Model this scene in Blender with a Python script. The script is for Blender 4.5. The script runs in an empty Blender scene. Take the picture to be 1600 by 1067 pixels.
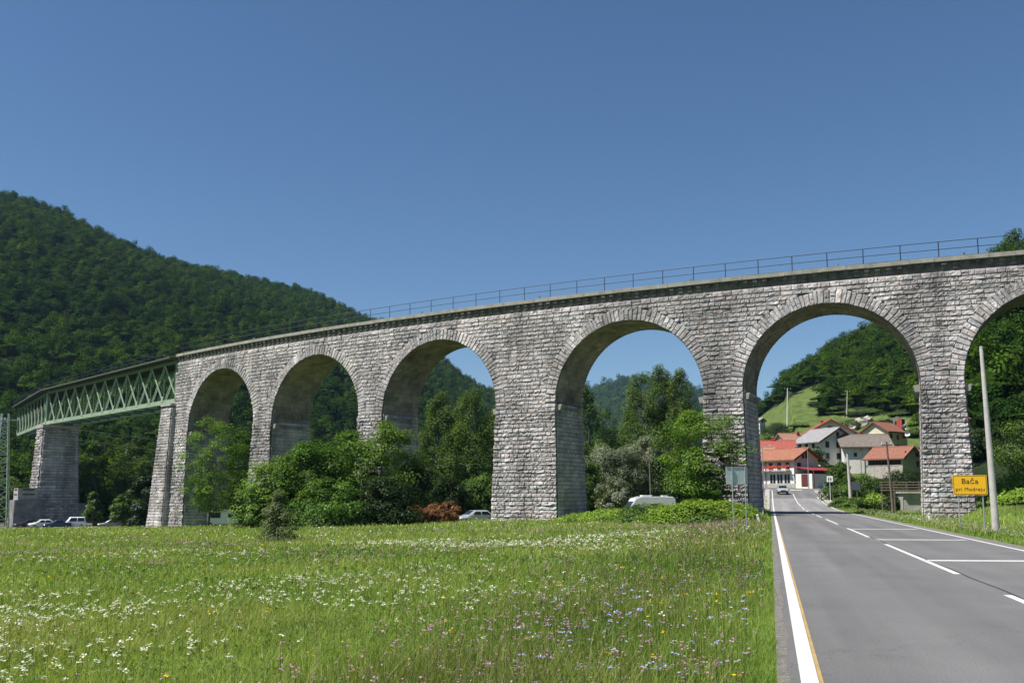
import bpy, bmesh, math, random
import numpy as np
from mathutils import Vector, Matrix, Euler
R = math.radians
S = bpy.context.scene
COL = S.collection
rnd = random.Random(7)
rng = np.random.default_rng(7)

# ------------------------------------------------------------------ camera
EYE = 1.6
F, PITCH, Y0, YH = 1450.0, R(6.8327), 601.258, 775.0
cam = bpy.data.objects.new('camera', bpy.data.cameras.new('camera'))
COL.objects.link(cam)
cam.location = (0, 0, EYE)
cam.rotation_euler = (R(90) + PITCH, 0, 0)
cam.data.sensor_width = 36
cam.data.lens = F / 1600 * 36
cam.data.shift_y = (Y0 - 533.5) / 1600
cam.data.clip_start = 0.1
cam.data.clip_end = 20000
S.camera = cam

# ------------------------------------------------------------------ light
SUN_AZ = Vector((-0.93, -0.37)).normalized()
SUN_EL = R(57)
world = bpy.data.worlds.new('World')
S.world = world
world.use_nodes = True
wn = world.node_tree.nodes
sky = wn.new('ShaderNodeTexSky')
sky.sky_type = 'NISHITA'
sky.sun_disc = False
sky.sun_elevation = SUN_EL
sky.sun_rotation = math.atan2(SUN_AZ.x, SUN_AZ.y) % (2 * math.pi)
sky.altitude = 200
sky.air_density = 1.0
sky.dust_density = 0.0
sky.ozone_density = 4.5
wn['Background'].inputs['Strength'].default_value = 0.066
hs = wn.new('ShaderNodeHueSaturation')
hs.inputs['Saturation'].default_value = 1.1
world.node_tree.links.new(sky.outputs[0], hs.inputs['Color'])
world.node_tree.links.new(hs.outputs[0], wn['Background'].inputs['Color'])
sun = bpy.data.objects.new('sun', bpy.data.lights.new('sun', 'SUN'))
COL.objects.link(sun)
sun.data.energy = 4.8
sun.data.angle = R(0.53)
sun.data.color = (1.0, 0.95, 0.87)
sd = Vector((SUN_AZ.x * math.cos(SUN_EL), SUN_AZ.y * math.cos(SUN_EL), math.sin(SUN_EL)))
sun.rotation_euler = sd.to_track_quat('Z', 'Y').to_euler()
sun.location = (-60, -30, 120)
S.view_settings.view_transform = 'Standard'
S.view_settings.look = 'None'
S.view_settings.exposure = 0.6
S.view_settings.gamma = 1
S.cycles.use_denoising = True
S.cycles.max_bounces = 6
S.cycles.transparent_max_bounces = 6
S.cycles.volume_bounces = 0
HAZE = 0.00006

# ------------------------------------------------------------------ helpers
def ray(x, y):
    cx, cy = (x - 800) / F, (Y0 - y) / F
    return Vector((cx, math.cos(PITCH) - cy * math.sin(PITCH), math.sin(PITCH) + cy * math.cos(PITCH)))

def at(x, y, Y):                       # the world point seen at pixel x, y when it stands Y metres out
    r = ray(x, y)
    q = r * (Y / r.y)
    q.z += EYE
    return q

def tag(o, label=None, cat=None, group=None, kind=None):
    if label: o['label'] = label
    if cat: o['category'] = cat
    if group: o['group'] = group
    if kind: o['kind'] = kind
    return o

def empty(name, loc, rz=0, label=None, cat=None, group=None):
    o = bpy.data.objects.new(name, None)
    COL.objects.link(o)
    o.empty_display_size = 0.3
    o.location = loc
    o.rotation_euler = (0, 0, rz)
    return tag(o, label, cat, group)

def link(name, me, mat=None, parent=None):
    o = bpy.data.objects.new(name, me)
    COL.objects.link(o)
    if mat is not None:
        for m in (mat if isinstance(mat, (list, tuple)) else [mat]):
            me.materials.append(m)
    if parent is not None: o.parent = parent
    return o

def np_mesh(name, V, faces, col=None, mi=None, smooth=False):
    """V (n,3); faces: list of int arrays (m,k); col: (n,3) point colours"""
    me = bpy.data.meshes.new(name)
    V = np.asarray(V, dtype=np.float32)
    me.vertices.add(len(V))
    me.vertices.foreach_set('co', V.ravel())
    faces = [np.asarray(f, dtype=np.int32) for f in faces if len(f)]
    loops = np.concatenate([f.ravel() for f in faces])
    tot = np.concatenate([np.full(len(f), f.shape[1], dtype=np.int32) for f in faces])
    start = np.concatenate([[0], np.cumsum(tot)[:-1]]).astype(np.int32)
    me.loops.add(len(loops))
    me.loops.foreach_set('vertex_index', loops)
    me.polygons.add(len(tot))
    me.polygons.foreach_set('loop_start', start)
    if mi is not None:
        me.polygons.foreach_set('material_index', np.asarray(mi, dtype=np.int32))
    me.polygons.foreach_set('use_smooth', np.full(len(tot), smooth, dtype=bool))
    if col is not None:
        a = me.attributes.new('Col', 'FLOAT_COLOR', 'POINT')
        c = np.ones((len(V), 4), dtype=np.float32)
        c[:, :3] = col
        a.data.foreach_set('color', c.ravel())
    me.update(calc_edges=True)
    return me

class MB:
    """collects boxes, tubes, prisms, sheets and builds ONE mesh object"""
    def __init__(s): s.v, s.f, s.m = [], [], []
    def add(s, vs, fs, m=0):
        b = len(s.v)
        s.v += [tuple(v) for v in vs]
        for f in fs:
            s.f.append([i + b for i in f]); s.m.append(m)
        return s
    def box(s, c, d, rz=0, m=0, taper=1.0, M=None):
        hx, hy, hz = d[0] / 2, d[1] / 2, d[2] / 2
        vs = []
        for z, t in ((-hz, 1), (hz, taper)):
            for x, y in ((-hx, -hy), (hx, -hy), (hx, hy), (-hx, hy)):
                v = Vector((x * t, y * t, z))
                if rz: v.rotate(Euler((0, 0, rz)))
                if M is not None: v = M @ v
                vs.append(v + Vector(c))
        return s.add(vs, [(3, 2, 1, 0), (4, 5, 6, 7), (0, 1, 5, 4), (1, 2, 6, 5), (2, 3, 7, 6), (3, 0, 4, 7)], m)
    def bar(s, p, q, w, h=None, m=0, up=(0, 0, 1)):
        p, q = Vector(p), Vector(q); h = h or w
        d = (q - p)
        if d.length < 1e-6: return s
        d.normalize()
        a = d.cross(Vector(up))
        if a.length < 1e-3: a = d.cross(Vector((1, 0, 0)))
        a.normalize(); b = a.cross(d)
        vs = [e + a * (i * w / 2) + b * (j * h / 2) for e in (p, q) for i, j in ((-1, -1), (1, -1), (1, 1), (-1, 1))]
        return s.add(vs, [(3, 2, 1, 0), (4, 5, 6, 7), (0, 1, 5, 4), (1, 2, 6, 5), (2, 3, 7, 6), (3, 0, 4, 7)], m)
    def tube(s, pts, rs, n=8, m=0, cap=True):
        pts = [Vector(p) for p in pts]
        if not isinstance(rs, (list, tuple)): rs = [rs] * len(pts)
        b = len(s.v); prev = None
        for i, p in enumerate(pts):
            d = (pts[min(i + 1, len(pts) - 1)] - pts[max(i - 1, 0)]).normalized()
            if prev is None:
                a = d.cross(Vector((0, 0, 1)))
                if a.length < 1e-3: a = d.cross(Vector((1, 0, 0)))
            else:
                a = prev - d * prev.dot(d)
            a.normalize(); prev = a; c = d.cross(a)
            for k in range(n):
                t = 2 * math.pi * k / n
                s.v.append(tuple(p + (a * math.cos(t) + c * math.sin(t)) * rs[i]))
        for i in range(len(pts) - 1):
            for k in range(n):
                k2 = (k + 1) % n
                s.f.append([b + i * n + k, b + i * n + k2, b + (i + 1) * n + k2, b + (i + 1) * n + k]); s.m.append(m)
        if cap:
            s.f.append([b + k for k in range(n)][::-1]); s.m.append(m)
            e = b + (len(pts) - 1) * n
            s.f.append([e + k for k in range(n)]); s.m.append(m)
        return s
    def prism(s, poly, fn0, fn1, m=0):
        """poly list of 2d points; fn0/fn1 map 2d -> 3d for the two ends"""
        n = len(poly)
        vs = [fn0(p) for p in poly] + [fn1(p) for p in poly]
        fs = [list(range(n))[::-1], list(range(n, 2 * n))] + [(i, (i + 1) % n, n + (i + 1) % n, n + i) for i in range(n)]
        return s.add(vs, fs, m)
    def build(s, name, mat, parent=None, bevel=0, smooth=False):
        me = bpy.data.meshes.new(name)
        me.from_pydata(s.v, [], s.f)
        me.polygons.foreach_set('material_index', s.m)
        if smooth: me.polygons.foreach_set('use_smooth', [True] * len(s.f))
        me.update()
        bm = bmesh.new(); bm.from_mesh(me)
        bmesh.ops.recalc_face_normals(bm, faces=bm.faces[:])
        if bevel:
            bmesh.ops.bevel(bm, geom=[e for e in bm.edges if e.is_manifold], offset=bevel, segments=2, affect='EDGES', clamp_overlap=True)
        bm.to_mesh(me); bm.free()
        return link(name, me, mat, parent)

# ------------------------------------------------------------------ materials
def mat(name, col, rough=0.7, metal=0.0, noise=0.0, nscale=5.0, bump=0.0, bscale=20.0, spec=0.5, attr=False, detail=4.0, dark=None, clear=0.0):
    m = bpy.data.materials.new(name)
    m.use_nodes = True
    nt = m.node_tree; N = nt.nodes; L = nt.links
    b = N['Principled BSDF']
    b.inputs['Roughness'].default_value = rough
    b.inputs['Metallic'].default_value = metal
    b.inputs['Specular IOR Level'].default_value = spec
    b.inputs['Coat Weight'].default_value = clear
    tc = N.new('ShaderNodeTexCoord')
    src = None
    if attr:
        a = N.new('ShaderNodeAttribute'); a.attribute_name = 'Col'; src = a.outputs['Color']
    if noise:
        n = N.new('ShaderNodeTexNoise'); n.inputs['Scale'].default_value = nscale; n.inputs['Detail'].default_value = detail
        n.inputs['Roughness'].default_value = 0.65
        L.new(tc.outputs['Object'], n.inputs['Vector'])
        mx = N.new('ShaderNodeMix'); mx.data_type = 'RGBA'; mx.blend_type = 'MULTIPLY' if dark is None else 'MIX'
        rp = N.new('ShaderNodeMapRange')
        rp.inputs['From Min'].default_value = 0.3; rp.inputs['From Max'].default_value = 0.7
        L.new(n.outputs['Fac'], rp.inputs['Value'])
        if dark is None:
            rp.inputs['To Min'].default_value = 1 - noise; rp.inputs['To Max'].default_value = 1 + noise * 0.6
            cb = N.new('ShaderNodeCombineColor')
            for i in range(3): L.new(rp.outputs[0], cb.inputs[i])
            mx.inputs['Factor'].default_value = 1
            if src is None: mx.inputs[6].default_value = (*col, 1)
            else: L.new(src, mx.inputs[6])
            L.new(cb.outputs[0], mx.inputs[7])
        else:
            rp.inputs['To Min'].default_value = 0; rp.inputs['To Max'].default_value = noise
            L.new(rp.outputs[0], mx.inputs['Factor'])
            if src is None: mx.inputs[6].default_value = (*col, 1)
            else: L.new(src, mx.inputs[6])
            mx.inputs[7].default_value = (*dark, 1)
        src = mx.outputs[2]
    if src is not None: L.new(src, b.inputs['Base Color'])
    else: b.inputs['Base Color'].default_value = (*col, 1)
    if bump:
        n2 = N.new('ShaderNodeTexNoise'); n2.inputs['Scale'].default_value = bscale; n2.inputs['Detail'].default_value = 6
        L.new(tc.outputs['Object'], n2.inputs['Vector'])
        bp = N.new('ShaderNodeBump'); bp.inputs['Strength'].default_value = bump; bp.inputs['Distance'].default_value = 0.05
        L.new(n2.outputs['Fac'], bp.inputs['Height']); L.new(bp.outputs[0], b.inputs['Normal'])
    return m

def leaf_mat(name, trans=0.35, inst=False, tint=(1, 1, 1)):
    m = bpy.data.materials.new(name)
    m.use_nodes = True
    nt = m.node_tree; N = nt.nodes; L = nt.links
    for n in list(N): N.remove(n)
    out = N.new('ShaderNodeOutputMaterial')
    a = N.new('ShaderNodeAttribute'); a.attribute_name = 'Col'
    src = a.outputs['Color']
    if inst:                                   # every tree of a wood has its own hue; stands of trees differ too
        oi = N.new('ShaderNodeObjectInfo')
        ns = N.new('ShaderNodeTexNoise'); ns.inputs['Scale'].default_value = 0.012; ns.inputs['Detail'].default_value = 3
        L.new(oi.outputs['Location'], ns.inputs['Vector'])
        ad = N.new('ShaderNodeMath'); ad.operation = 'MULTIPLY_ADD'
        L.new(ns.outputs['Fac'], ad.inputs[0]); ad.inputs[1].default_value = 1.5; 
        sb = N.new('ShaderNodeMath'); sb.operation = 'MULTIPLY_ADD'
        L.new(oi.outputs['Random'], sb.inputs[0]); sb.inputs[1].default_value = 0.85; sb.inputs[2].default_value = -0.65
        L.new(sb.outputs[0], ad.inputs[2])
        cr = N.new('ShaderNodeValToRGB')
        e = cr.color_ramp.elements
        e[0].position = 0.0; e[0].color = (0.55, 0.68, 0.8, 1)
        e[1].position = 1.0; e[1].color = (1.85, 1.6, 0.85, 1)
        x = cr.color_ramp.elements.new(0.45); x.color = (0.9, 0.95, 0.9, 1)
        x = cr.color_ramp.elements.new(0.75); x.color = (1.2, 1.2, 0.8, 1)
        L.new(ad.outputs[0], cr.inputs[0])
        mx = N.new('ShaderNodeMix'); mx.data_type = 'RGBA'; mx.blend_type = 'MULTIPLY'; mx.inputs['Factor'].default_value = 1
        L.new(src, mx.inputs[6]); L.new(cr.outputs[0], mx.inputs[7]); src = mx.outputs[2]
    d = N.new('ShaderNodeBsdfDiffuse'); L.new(src, d.inputs['Color'])
    t = N.new('ShaderNodeBsdfTranslucent')
    g = N.new('ShaderNodeMix'); g.data_type = 'RGBA'; g.blend_type = 'MULTIPLY'; g.inputs['Factor'].default_value = 1
    L.new(src, g.inputs[6]); g.inputs[7].default_value = (1.25, 1.2, 0.5, 1)
    L.new(g.outputs[2], t.inputs['Color'])
    mix = N.new('ShaderNodeMixShader'); mix.inputs[0].default_value = trans
    L.new(d.outputs[0], mix.inputs[1]); L.new(t.outputs[0], mix.inputs[2])
    gl = N.new('ShaderNodeBsdfGlossy'); gl.inputs['Roughness'].default_value = 0.5
    m2 = N.new('ShaderNodeMixShader'); m2.inputs[0].default_value = 0.0 if inst else 0.015
    L.new(mix.outputs[0], m2.inputs[1]); L.new(gl.outputs[0], m2.inputs[2])
    L.new(m2.outputs[0], out.inputs['Surface'])
    return m

M = {}
M['leaf'] = leaf_mat('leaf')
M['forest'] = leaf_mat('forest_leaf', 0.25, inst=True)
M['grassblade'] = leaf_mat('grass_blade', 0.4)
M['petal'] = leaf_mat('petal', 0.3)
M['bark'] = mat('bark', (0.10, 0.075, 0.055), 0.9, noise=0.5, nscale=6, bump=0.6, bscale=15)
M['wood_grey'] = mat('weathered_wood', (0.17, 0.135, 0.105), 0.85, noise=0.4, nscale=4, bump=0.3)
M['concrete'] = mat('concrete', (0.36, 0.34, 0.32), 0.85, noise=0.3, nscale=1.5, bump=0.25, bscale=12)
M['concrete_dark'] = mat('old_concrete', (0.21, 0.21, 0.205), 0.9, noise=0.5, nscale=0.7, bump=0.4, bscale=8)
M['pole_concrete'] = mat('pole_concrete', (0.47, 0.44, 0.42), 0.85, noise=0.2, nscale=2)
M['pale_slab'] = mat('pale_slab', (0.345, 0.33, 0.30), 0.85, noise=0.75, nscale=1.3, bump=0.3, bscale=10, dark=(0.16, 0.14, 0.105))
M['corbel_stain_shade'] = mat('stained_shaded_stone', (0.13, 0.125, 0.11), 0.95, noise=0.7, nscale=1.3, bump=0.4, bscale=9, detail=8)  # dark staining, with the shade under the cornice painted into the tone too
M['galv'] = mat('galvanised_steel', (0.42, 0.45, 0.46), 0.45, metal=0.6, noise=0.15, nscale=6)
M['alu_back'] = mat('sign_back', (0.46, 0.53, 0.51), 0.5, metal=0.1, noise=0.08, nscale=3)
M['dark_iron'] = mat('dark_iron', (0.016, 0.024, 0.038), 0.6, noise=0.2)
M['truss_green'] = mat('bridge_green_paint', (0.095, 0.16, 0.10), 0.55, noise=0.3, nscale=1.2, bump=0.05)
M['truss_pale'] = mat('pale_green_paint', (0.27, 0.345, 0.25), 0.55, noise=0.25, nscale=1.0)  # paler green for bottom chords, diagonals and gusset plates
M['deck_dark'] = mat('deck_timber_dark', (0.07, 0.075, 0.06), 0.85, noise=0.4)
M['white_paint'] = mat('white_paint', (0.72, 0.71, 0.68), 0.7, noise=0.55, nscale=5.0, detail=10, dark=(.33, .33, .33), bump=.3, bscale=150)
M['yellow_paint'] = mat('yellow_paint', (0.5, 0.33, 0.10), 0.7, noise=0.5, nscale=4.0, dark=(0.12, 0.11, 0.09))
M['sign_yellow'] = mat('sign_yellow', (0.86, 0.46, 0.012), 0.45)
M['sign_black'] = mat('sign_black', (0.03, 0.02, 0.012), 0.5)
M['sign_white'] = mat('sign_white', (0.8, 0.8, 0.8), 0.45)
M['sign_blue'] = mat('sign_blue', (0.03, 0.08, 0.42), 0.45)
M['sign_rear_dark'] = mat('sign_rear_dark', (0.09, 0.10, 0.12), 0.55)
M['red_reflector'] = mat('red_reflector', (0.6, 0.03, 0.03), 0.3)
M['rail_blue'] = mat('pale_blue_railing', (0.40, 0.50, 0.56), 0.5, noise=0.1)
M['glass'] = mat('window_glass', (0.02, 0.025, 0.03), 0.08)
M['car_glass'] = mat('car_glass', (0.015, 0.018, 0.022), 0.05)
M['tyre'] = mat('tyre', (0.012, 0.012, 0.013), 0.85)
M['rim'] = mat('rim', (0.45, 0.45, 0.46), 0.35, metal=0.8)
M['plastic'] = mat('black_plastic', (0.02, 0.02, 0.022), 0.6)
M['lamp_glass'] = mat('lamp_glass', (0.75, 0.76, 0.78), 0.1)
M['lamp_red'] = mat('lamp_red', (0.4, 0.01, 0.01), 0.2)
def paint(n, c): return mat(n, c, 0.3, metal=0.15, clear=0.6, noise=0.05, nscale=2)

# ------------------------------------------------------------------ terrain
C0, R0 = np.array([139.8734, 329.4878]), 273.4866          # plan circle of the viaduct's front face
RX0, RK = 3.80, 0.2768                                       # road centre line: X = RX0 + RK*Y
RC = 1 / math.sqrt(1 + RK * RK)
def road_z(Y):
    return np.interp(Y, [-500, 95, 108, 132, 146, 158, 170, 180, 190, 205, 400], [0, 0, .08, .62, 1.25, 1.95, 2.6, 3.1, 3.4, 3.6, 3.6])
YK = [0, 100, 150, 192, 205, 222, 245, 262, 290, 330, 420, 600, 800, 1000, 1200, 1500, 2000, 2600, 3500]
HT = {
 -1.40: [0, 0, 0, 0, 0, 0, 4, 9, 20, 38, 90, 200, 300, 300, 260, 220, 200, 200, 200],
 -0.56: [0, 0, 0, 0, 0, 0, 2, 5, 12, 30, 78, 180, 265, 245, 230, 200, 180, 180, 180],
 -0.345: [0, 0, 0, 0, 0, 0, 1, 2, 6, 18, 57, 132, 196, 246, 230, 210, 180, 180, 180],
 -0.24: [0, 0, 0, 0, 0, 0, 0, 1, 3, 10, 38, 106, 170, 226, 226, 210, 180, 180, 180],
 -0.138: [0, 0, 0, 0, 0, 0, 0, 0, 0, 3, 20, 72, 132, 186, 204, 195, 190, 190, 180],
 -0.0172: [0, 0, 0, 0, 0, 0, 0, 0, 0, 0, 3, 24, 66, 108, 124, 140, 180, 210, 180],
 0.045: [0, 0, 0, 0, 0, 0, 0, 0, 0, 0, 0, 8, 30, 55, 70, 90, 150, 240, 180],
 0.10: [0, 0, 0, 0, 0, 0, 0, 0, 0, 0, 0, 0, 0, 2, 10, 60, 170, 300, 200],
 0.124: [0, 0, 0, 0, 0, 0, 0, 0, 0, 0, 0, 0, 0, 2, 10, 60, 180, 318, 200],
 0.19: [0, 0, 0, 0, 0, 0, 0, 0, 0, 0, 0, 0, 2, 5, 20, 60, 175, 302, 200],
 0.215: [0, 0, 0, 0, 0, 0, 0, 0, 0, 2, 6, 10, 12, 15, 25, 60, 160, 280, 200],
 0.262: [0, 0, 0, 0, 0, 1, 4, 7, 12, 21, 36, 44, 44, 44, 44, 60, 150, 250, 200],
 0.3034: [0, 0, 0, 0, 1.5, 4.5, 8.5, 12, 20, 31, 49, 58, 58, 58, 60, 70, 150, 200, 200],
 0.352: [0, 0, 0, 0, 1.5, 4.5, 8.5, 12, 20, 33, 62, 80, 82, 82, 82, 85, 150, 200, 200],
 0.386: [0, 0, 0, 0, 1.5, 4.5, 9, 13, 21, 36, 68, 94, 96, 96, 96, 100, 150, 200, 200],
 0.4414: [0, 0, 0, 0, 2, 5, 10, 15, 25, 43, 82, 108, 110, 110, 110, 115, 150, 200, 200],
 0.475: [0, 0, 6, 14, 17, 20, 26, 31, 40, 56, 88, 112, 115, 115, 115, 120, 150, 200, 200],
 0.50: [0, 1, 13, 26, 30, 35, 42, 48, 57, 70, 92, 116, 118, 118, 118, 120, 150, 200, 200],
 0.55: [0, 2, 20, 36, 41, 47, 55, 60, 68, 80, 100, 122, 125, 125, 125, 125, 150, 200, 200],
 0.75: [0, 5, 34, 56, 62, 70, 79, 85, 92, 102, 120, 138, 140, 140, 140, 140, 150, 200, 200],
 1.60: [0, 5, 38, 62, 68, 78, 88, 95, 104, 114, 132, 150, 150, 150, 150, 150, 150, 200, 200],
}
SK = np.array(sorted(HT)); HTA = np.array([HT[k] for k in sorted(HT)], dtype=float)
def hill(X, Y):
    Yc = np.clip(Y, 70, 3500)
    s = np.clip(X / Yc, SK[0], SK[-1] - 1e-6)
    i = np.clip(np.searchsorted(SK, s, side='right') - 1, 0, len(SK) - 2)
    t = (s - SK[i]) / (SK[i + 1] - SK[i])
    t = t * t * (3 - 2 * t) * 0.5 + t * 0.5
    j = np.clip(np.searchsorted(YK, Yc, side='right') - 1, 0, len(YK) - 2)
    yk = np.array(YK, dtype=float)
    q = (Yc - yk[j]) / (yk[j + 1] - yk[j])
    a = HTA[i, j] * (1 - q) + HTA[i, j + 1] * q
    b = HTA[i + 1, j] * (1 - q) + HTA[i + 1, j + 1] * q
    h = a * (1 - t) + b * t
    return h
def sstep(x): x = np.clip(x, 0, 1); return x * x * (3 - 2 * x)
def wav(X, Y, k=1.0):
    return (np.sin(X * .31 * k + 1.3) * np.cos(Y * .23 * k + .4) + .6 * np.sin(X * .71 * k - Y * .53 * k) + .4 * np.cos(X * 1.3 * k + Y * 1.1 * k + 2)) / 2
def ground_z(X, Y):
    X = np.asarray(X, dtype=float); Y = np.asarray(Y, dtype=float)
    u = (X - (RX0 + RK * Y)) * RC
    rz = road_z(Y)
    dl = np.maximum(0, -u - 3.8); dr = np.maximum(0, u - 4.1)
    g = -3.0 * (1 - np.exp(-dl / 70)) - 0.22 * np.minimum(1, dr / 3)
    g = g - .55 * sstep((Y - 136) / 14) * sstep((-X - 20) / 20)
    g = g - (0.8 + 0.1 * sstep((X + 2) / 8)) * sstep((Y - 98) / 15) * sstep((dl - 5) / 9)
    g = g + (dr > 0) * rz * 1.0 * sstep((Y - 120) / 60)
    g = g + 0.07 * wav(X, Y) * np.minimum(1, (dl + dr) / 4)
    h = hill(X, Y)
    g = g + h
    w = sstep((np.abs(u) - 4.0) / np.where(Y > 100, 5.0, 2.5))
    w = np.where(Y > 186, 1, w)
    return g * w + (rz - 0.06) * (1 - w)
def gz(x, y): return float(ground_z(np.array([x]), np.array([y]))[0])

def img_xy(X, Y, Z):
    d = Y * math.cos(PITCH) + (Z - EYE) * math.sin(PITCH)
    v = -Y * math.sin(PITCH) + (Z - EYE) * math.cos(PITCH)
    return 800 + F * X / d, Y0 - F * v / d

def in_poly(x, y, P):
    ins = np.zeros(len(x), bool); n = len(P)
    for i in range(n):
        x1, y1 = P[i]; x2, y2 = P[(i + 1) % n]
        c = ((y1 > y) != (y2 > y)) & (x < (x2 - x1) * (y - y1) / (y2 - y1 + 1e-9) + x1)
        ins ^= c
    return ins
# the clearing on the hillside above the village, as seen on its slope
CLEAR = [(1100, 668), (1180, 652), (1215, 634), (1255, 608), (1278, 602), (1297, 612), (1290, 634), (1272, 652), (1330, 640), (1400, 650), (1450, 655), (1450, 800), (1100, 800)]

xs = np.unique(np.concatenate([np.arange(-130, 131, 1.5), -130 - np.cumsum(2 * 1.06 ** np.arange(60)), 130 + np.cumsum(2 * 1.06 ** np.arange(60))]))
ys = np.unique(np.concatenate([-20 - np.cumsum(2 * 1.12 ** np.arange(22)), np.arange(-20, 300, 1.5), 300 + np.cumsum(2 * 1.032 ** np.arange(125))]))
GX, GY = np.meshgrid(xs, ys)
GZ = ground_z(GX, GY)
nx, ny = len(xs), len(ys)
idx = np.arange(nx * ny).reshape(ny, nx)
Q = np.stack([idx[:-1, :-1], idx[:-1, 1:], idx[1:, 1:], idx[1:, :-1]], -1).reshape(-1, 4)
gx, gy, gzz = GX.ravel(), GY.ravel(), GZ.ravel()
hh = hill(gx, gy)
ix, iy = img_xy(gx, np.maximum(gy, 5), gzz)
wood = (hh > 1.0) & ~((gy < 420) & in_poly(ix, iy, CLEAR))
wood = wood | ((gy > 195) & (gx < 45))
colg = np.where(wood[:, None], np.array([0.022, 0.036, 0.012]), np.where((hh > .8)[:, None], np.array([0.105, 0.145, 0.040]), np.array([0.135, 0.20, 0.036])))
park = (gy > 148) & (gy < 192) & (gx < -35) & (gx > -140)
colg[park] = (0.16, 0.15, 0.13)
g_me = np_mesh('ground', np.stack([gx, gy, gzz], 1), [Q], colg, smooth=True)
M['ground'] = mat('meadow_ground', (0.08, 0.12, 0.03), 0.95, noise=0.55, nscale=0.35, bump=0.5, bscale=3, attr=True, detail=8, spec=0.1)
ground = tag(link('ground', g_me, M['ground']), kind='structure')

# ------------------------------------------------------------------ road
def rp(u, t, dz=0.0):
    return (RX0 + RK * t + u * RC, t - u * RK * RC, float(road_z(t)) + dz)
M['asphalt'] = mat('asphalt', (0.165, 0.162, 0.160), 0.9, noise=0.14, nscale=0.35, bump=0.35, bscale=180, spec=0.25, detail=9)
def asphalt_nodes(m):
    nt = m.node_tree; N = nt.nodes; L = nt.links; b = N['Principled BSDF']
    old = b.inputs['Base Color'].links[0].from_socket
    tc = N.new('ShaderNodeTexCoord')
    n = N.new('ShaderNodeTexNoise'); n.inputs['Scale'].default_value = 38; n.inputs['Detail'].default_value = 5; n.inputs['Roughness'].default_value = 0.8
    L.new(tc.outputs['Object'], n.inputs['Vector'])
    r = N.new('ShaderNodeMapRange'); r.inputs['From Min'].default_value = .3; r.inputs['From Max'].default_value = .7
    r.inputs['To Min'].default_value = .62; r.inputs['To Max'].default_value = 1.38
    L.new(n.outputs['Fac'], r.inputs['Value'])
    # worn wheel tracks: stretched along the road
    mp = N.new('ShaderNodeMapping'); mp.vector_type = 'TEXTURE'; mp.inputs['Rotation'].default_value = (0, 0, -math.atan(RK)); mp.inputs['Scale'].default_value = (1.1, 33, 1)
    L.new(tc.outputs['Object'], mp.inputs['Vector'])
    n2 = N.new('ShaderNodeTexNoise'); n2.inputs['Scale'].default_value = 1.0; n2.inputs['Detail'].default_value = 4
    L.new(mp.outputs[0], n2.inputs['Vector'])
    r2 = N.new('ShaderNodeMapRange'); r2.inputs['From Min'].default_value = .3; r2.inputs['From Max'].default_value = .7
    r2.inputs['To Min'].default_value = .78; r2.inputs['To Max'].default_value = 1.18
    L.new(n2.outputs['Fac'], r2.inputs['Value'])
    vo = N.new('ShaderNodeTexVoronoi'); vo.feature = 'DISTANCE_TO_EDGE'; vo.inputs['Scale'].default_value = .22
    nw = N.new('ShaderNodeTexNoise'); nw.inputs['Scale'].default_value = 1.2; nw.inputs['Detail'].default_value = 5
    L.new(tc.outputs['Object'], nw.inputs['Vector'])
    va = N.new('ShaderNodeVectorMath'); va.operation = 'MULTIPLY_ADD'; va.inputs[1].default_value = (2.2, 2.2, 0)
    L.new(nw.outputs['Color'], va.inputs[0]); L.new(tc.outputs['Object'], va.inputs[2]); L.new(va.outputs[0], vo.inputs['Vector'])
    rc = N.new('ShaderNodeMapRange'); rc.inputs['From Min'].default_value = 0; rc.inputs['From Max'].default_value = .0045; rc.inputs['To Min'].default_value = .84; rc.inputs['To Max'].default_value = 1
    L.new(vo.outputs['Distance'], rc.inputs['Value'])
    m0 = N.new('ShaderNodeMath'); m0.operation = 'MULTIPLY'; L.new(r2.outputs[0], m0.inputs[0]); L.new(rc.outputs[0], m0.inputs[1]); r2 = m0
    mu = N.new('ShaderNodeMath'); mu.operation = 'MULTIPLY'
    L.new(r.outputs[0], mu.inputs[0]); L.new(r2.outputs[0], mu.inputs[1])
    v = N.new('ShaderNodeVectorMath'); v.operation = 'SCALE'
    L.new(old, v.inputs[0]); L.new(mu.outputs[0], v.inputs['Scale'])
    L.new(v.outputs[0], b.inputs['Base Color'])
asphalt_nodes(M['asphalt'])
M['asphalt_pale'] = mat('bridge_asphalt', (0.25, 0.245, 0.24), 0.9, noise=0.15, nscale=0.5, bump=0.2, bscale=100, spec=0.25)
asphalt_nodes(M['asphalt_pale'])
M['pavement'] = mat('pavement_concrete', (0.40, 0.38, 0.35), 0.85, noise=0.2, nscale=1.0)
M['gravel'] = mat('shoulder_gravel', (0.22, 0.20, 0.18), 0.95, noise=0.5, nscale=9, bump=0.8, bscale=40, detail=8)

def strip(u0, u1, t0, t1, dz, name, m, step=2.0, kind='structure', fn=rp, mb=None):
    ts = np.arange(t0, t1, step).tolist() + [t1]
    b = mb or MB()
    for a, c in zip(ts[:-1], ts[1:]):
        b.add([fn(u0, a, dz), fn(u1, a, dz), fn(u1, c, dz), fn(u0, c, dz)], [(0, 1, 2, 3)])
    if mb is None: return tag(b.build(name, m), kind=kind)
def bend(u, t, dz=0.0):                       # beyond the river the road swings left in front of the houses
    T, r = 170.0, 26.0
    if t <= T: return rp(u, t, dz)
    a = min((t - T) / r, 1.5)
    px, py, _ = rp(-r, T)
    dx, dy = RC, -RK * RC                      # right-hand direction
    fx, fy = RK * RC, RC
    q = r + u
    return (px + dx * q * math.cos(a) + fx * q * math.sin(a), py + dy * q * math.cos(a) + fy * q * math.sin(a), float(road_z(t)) + dz)
EU = 3.78
edge = MB()
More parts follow.
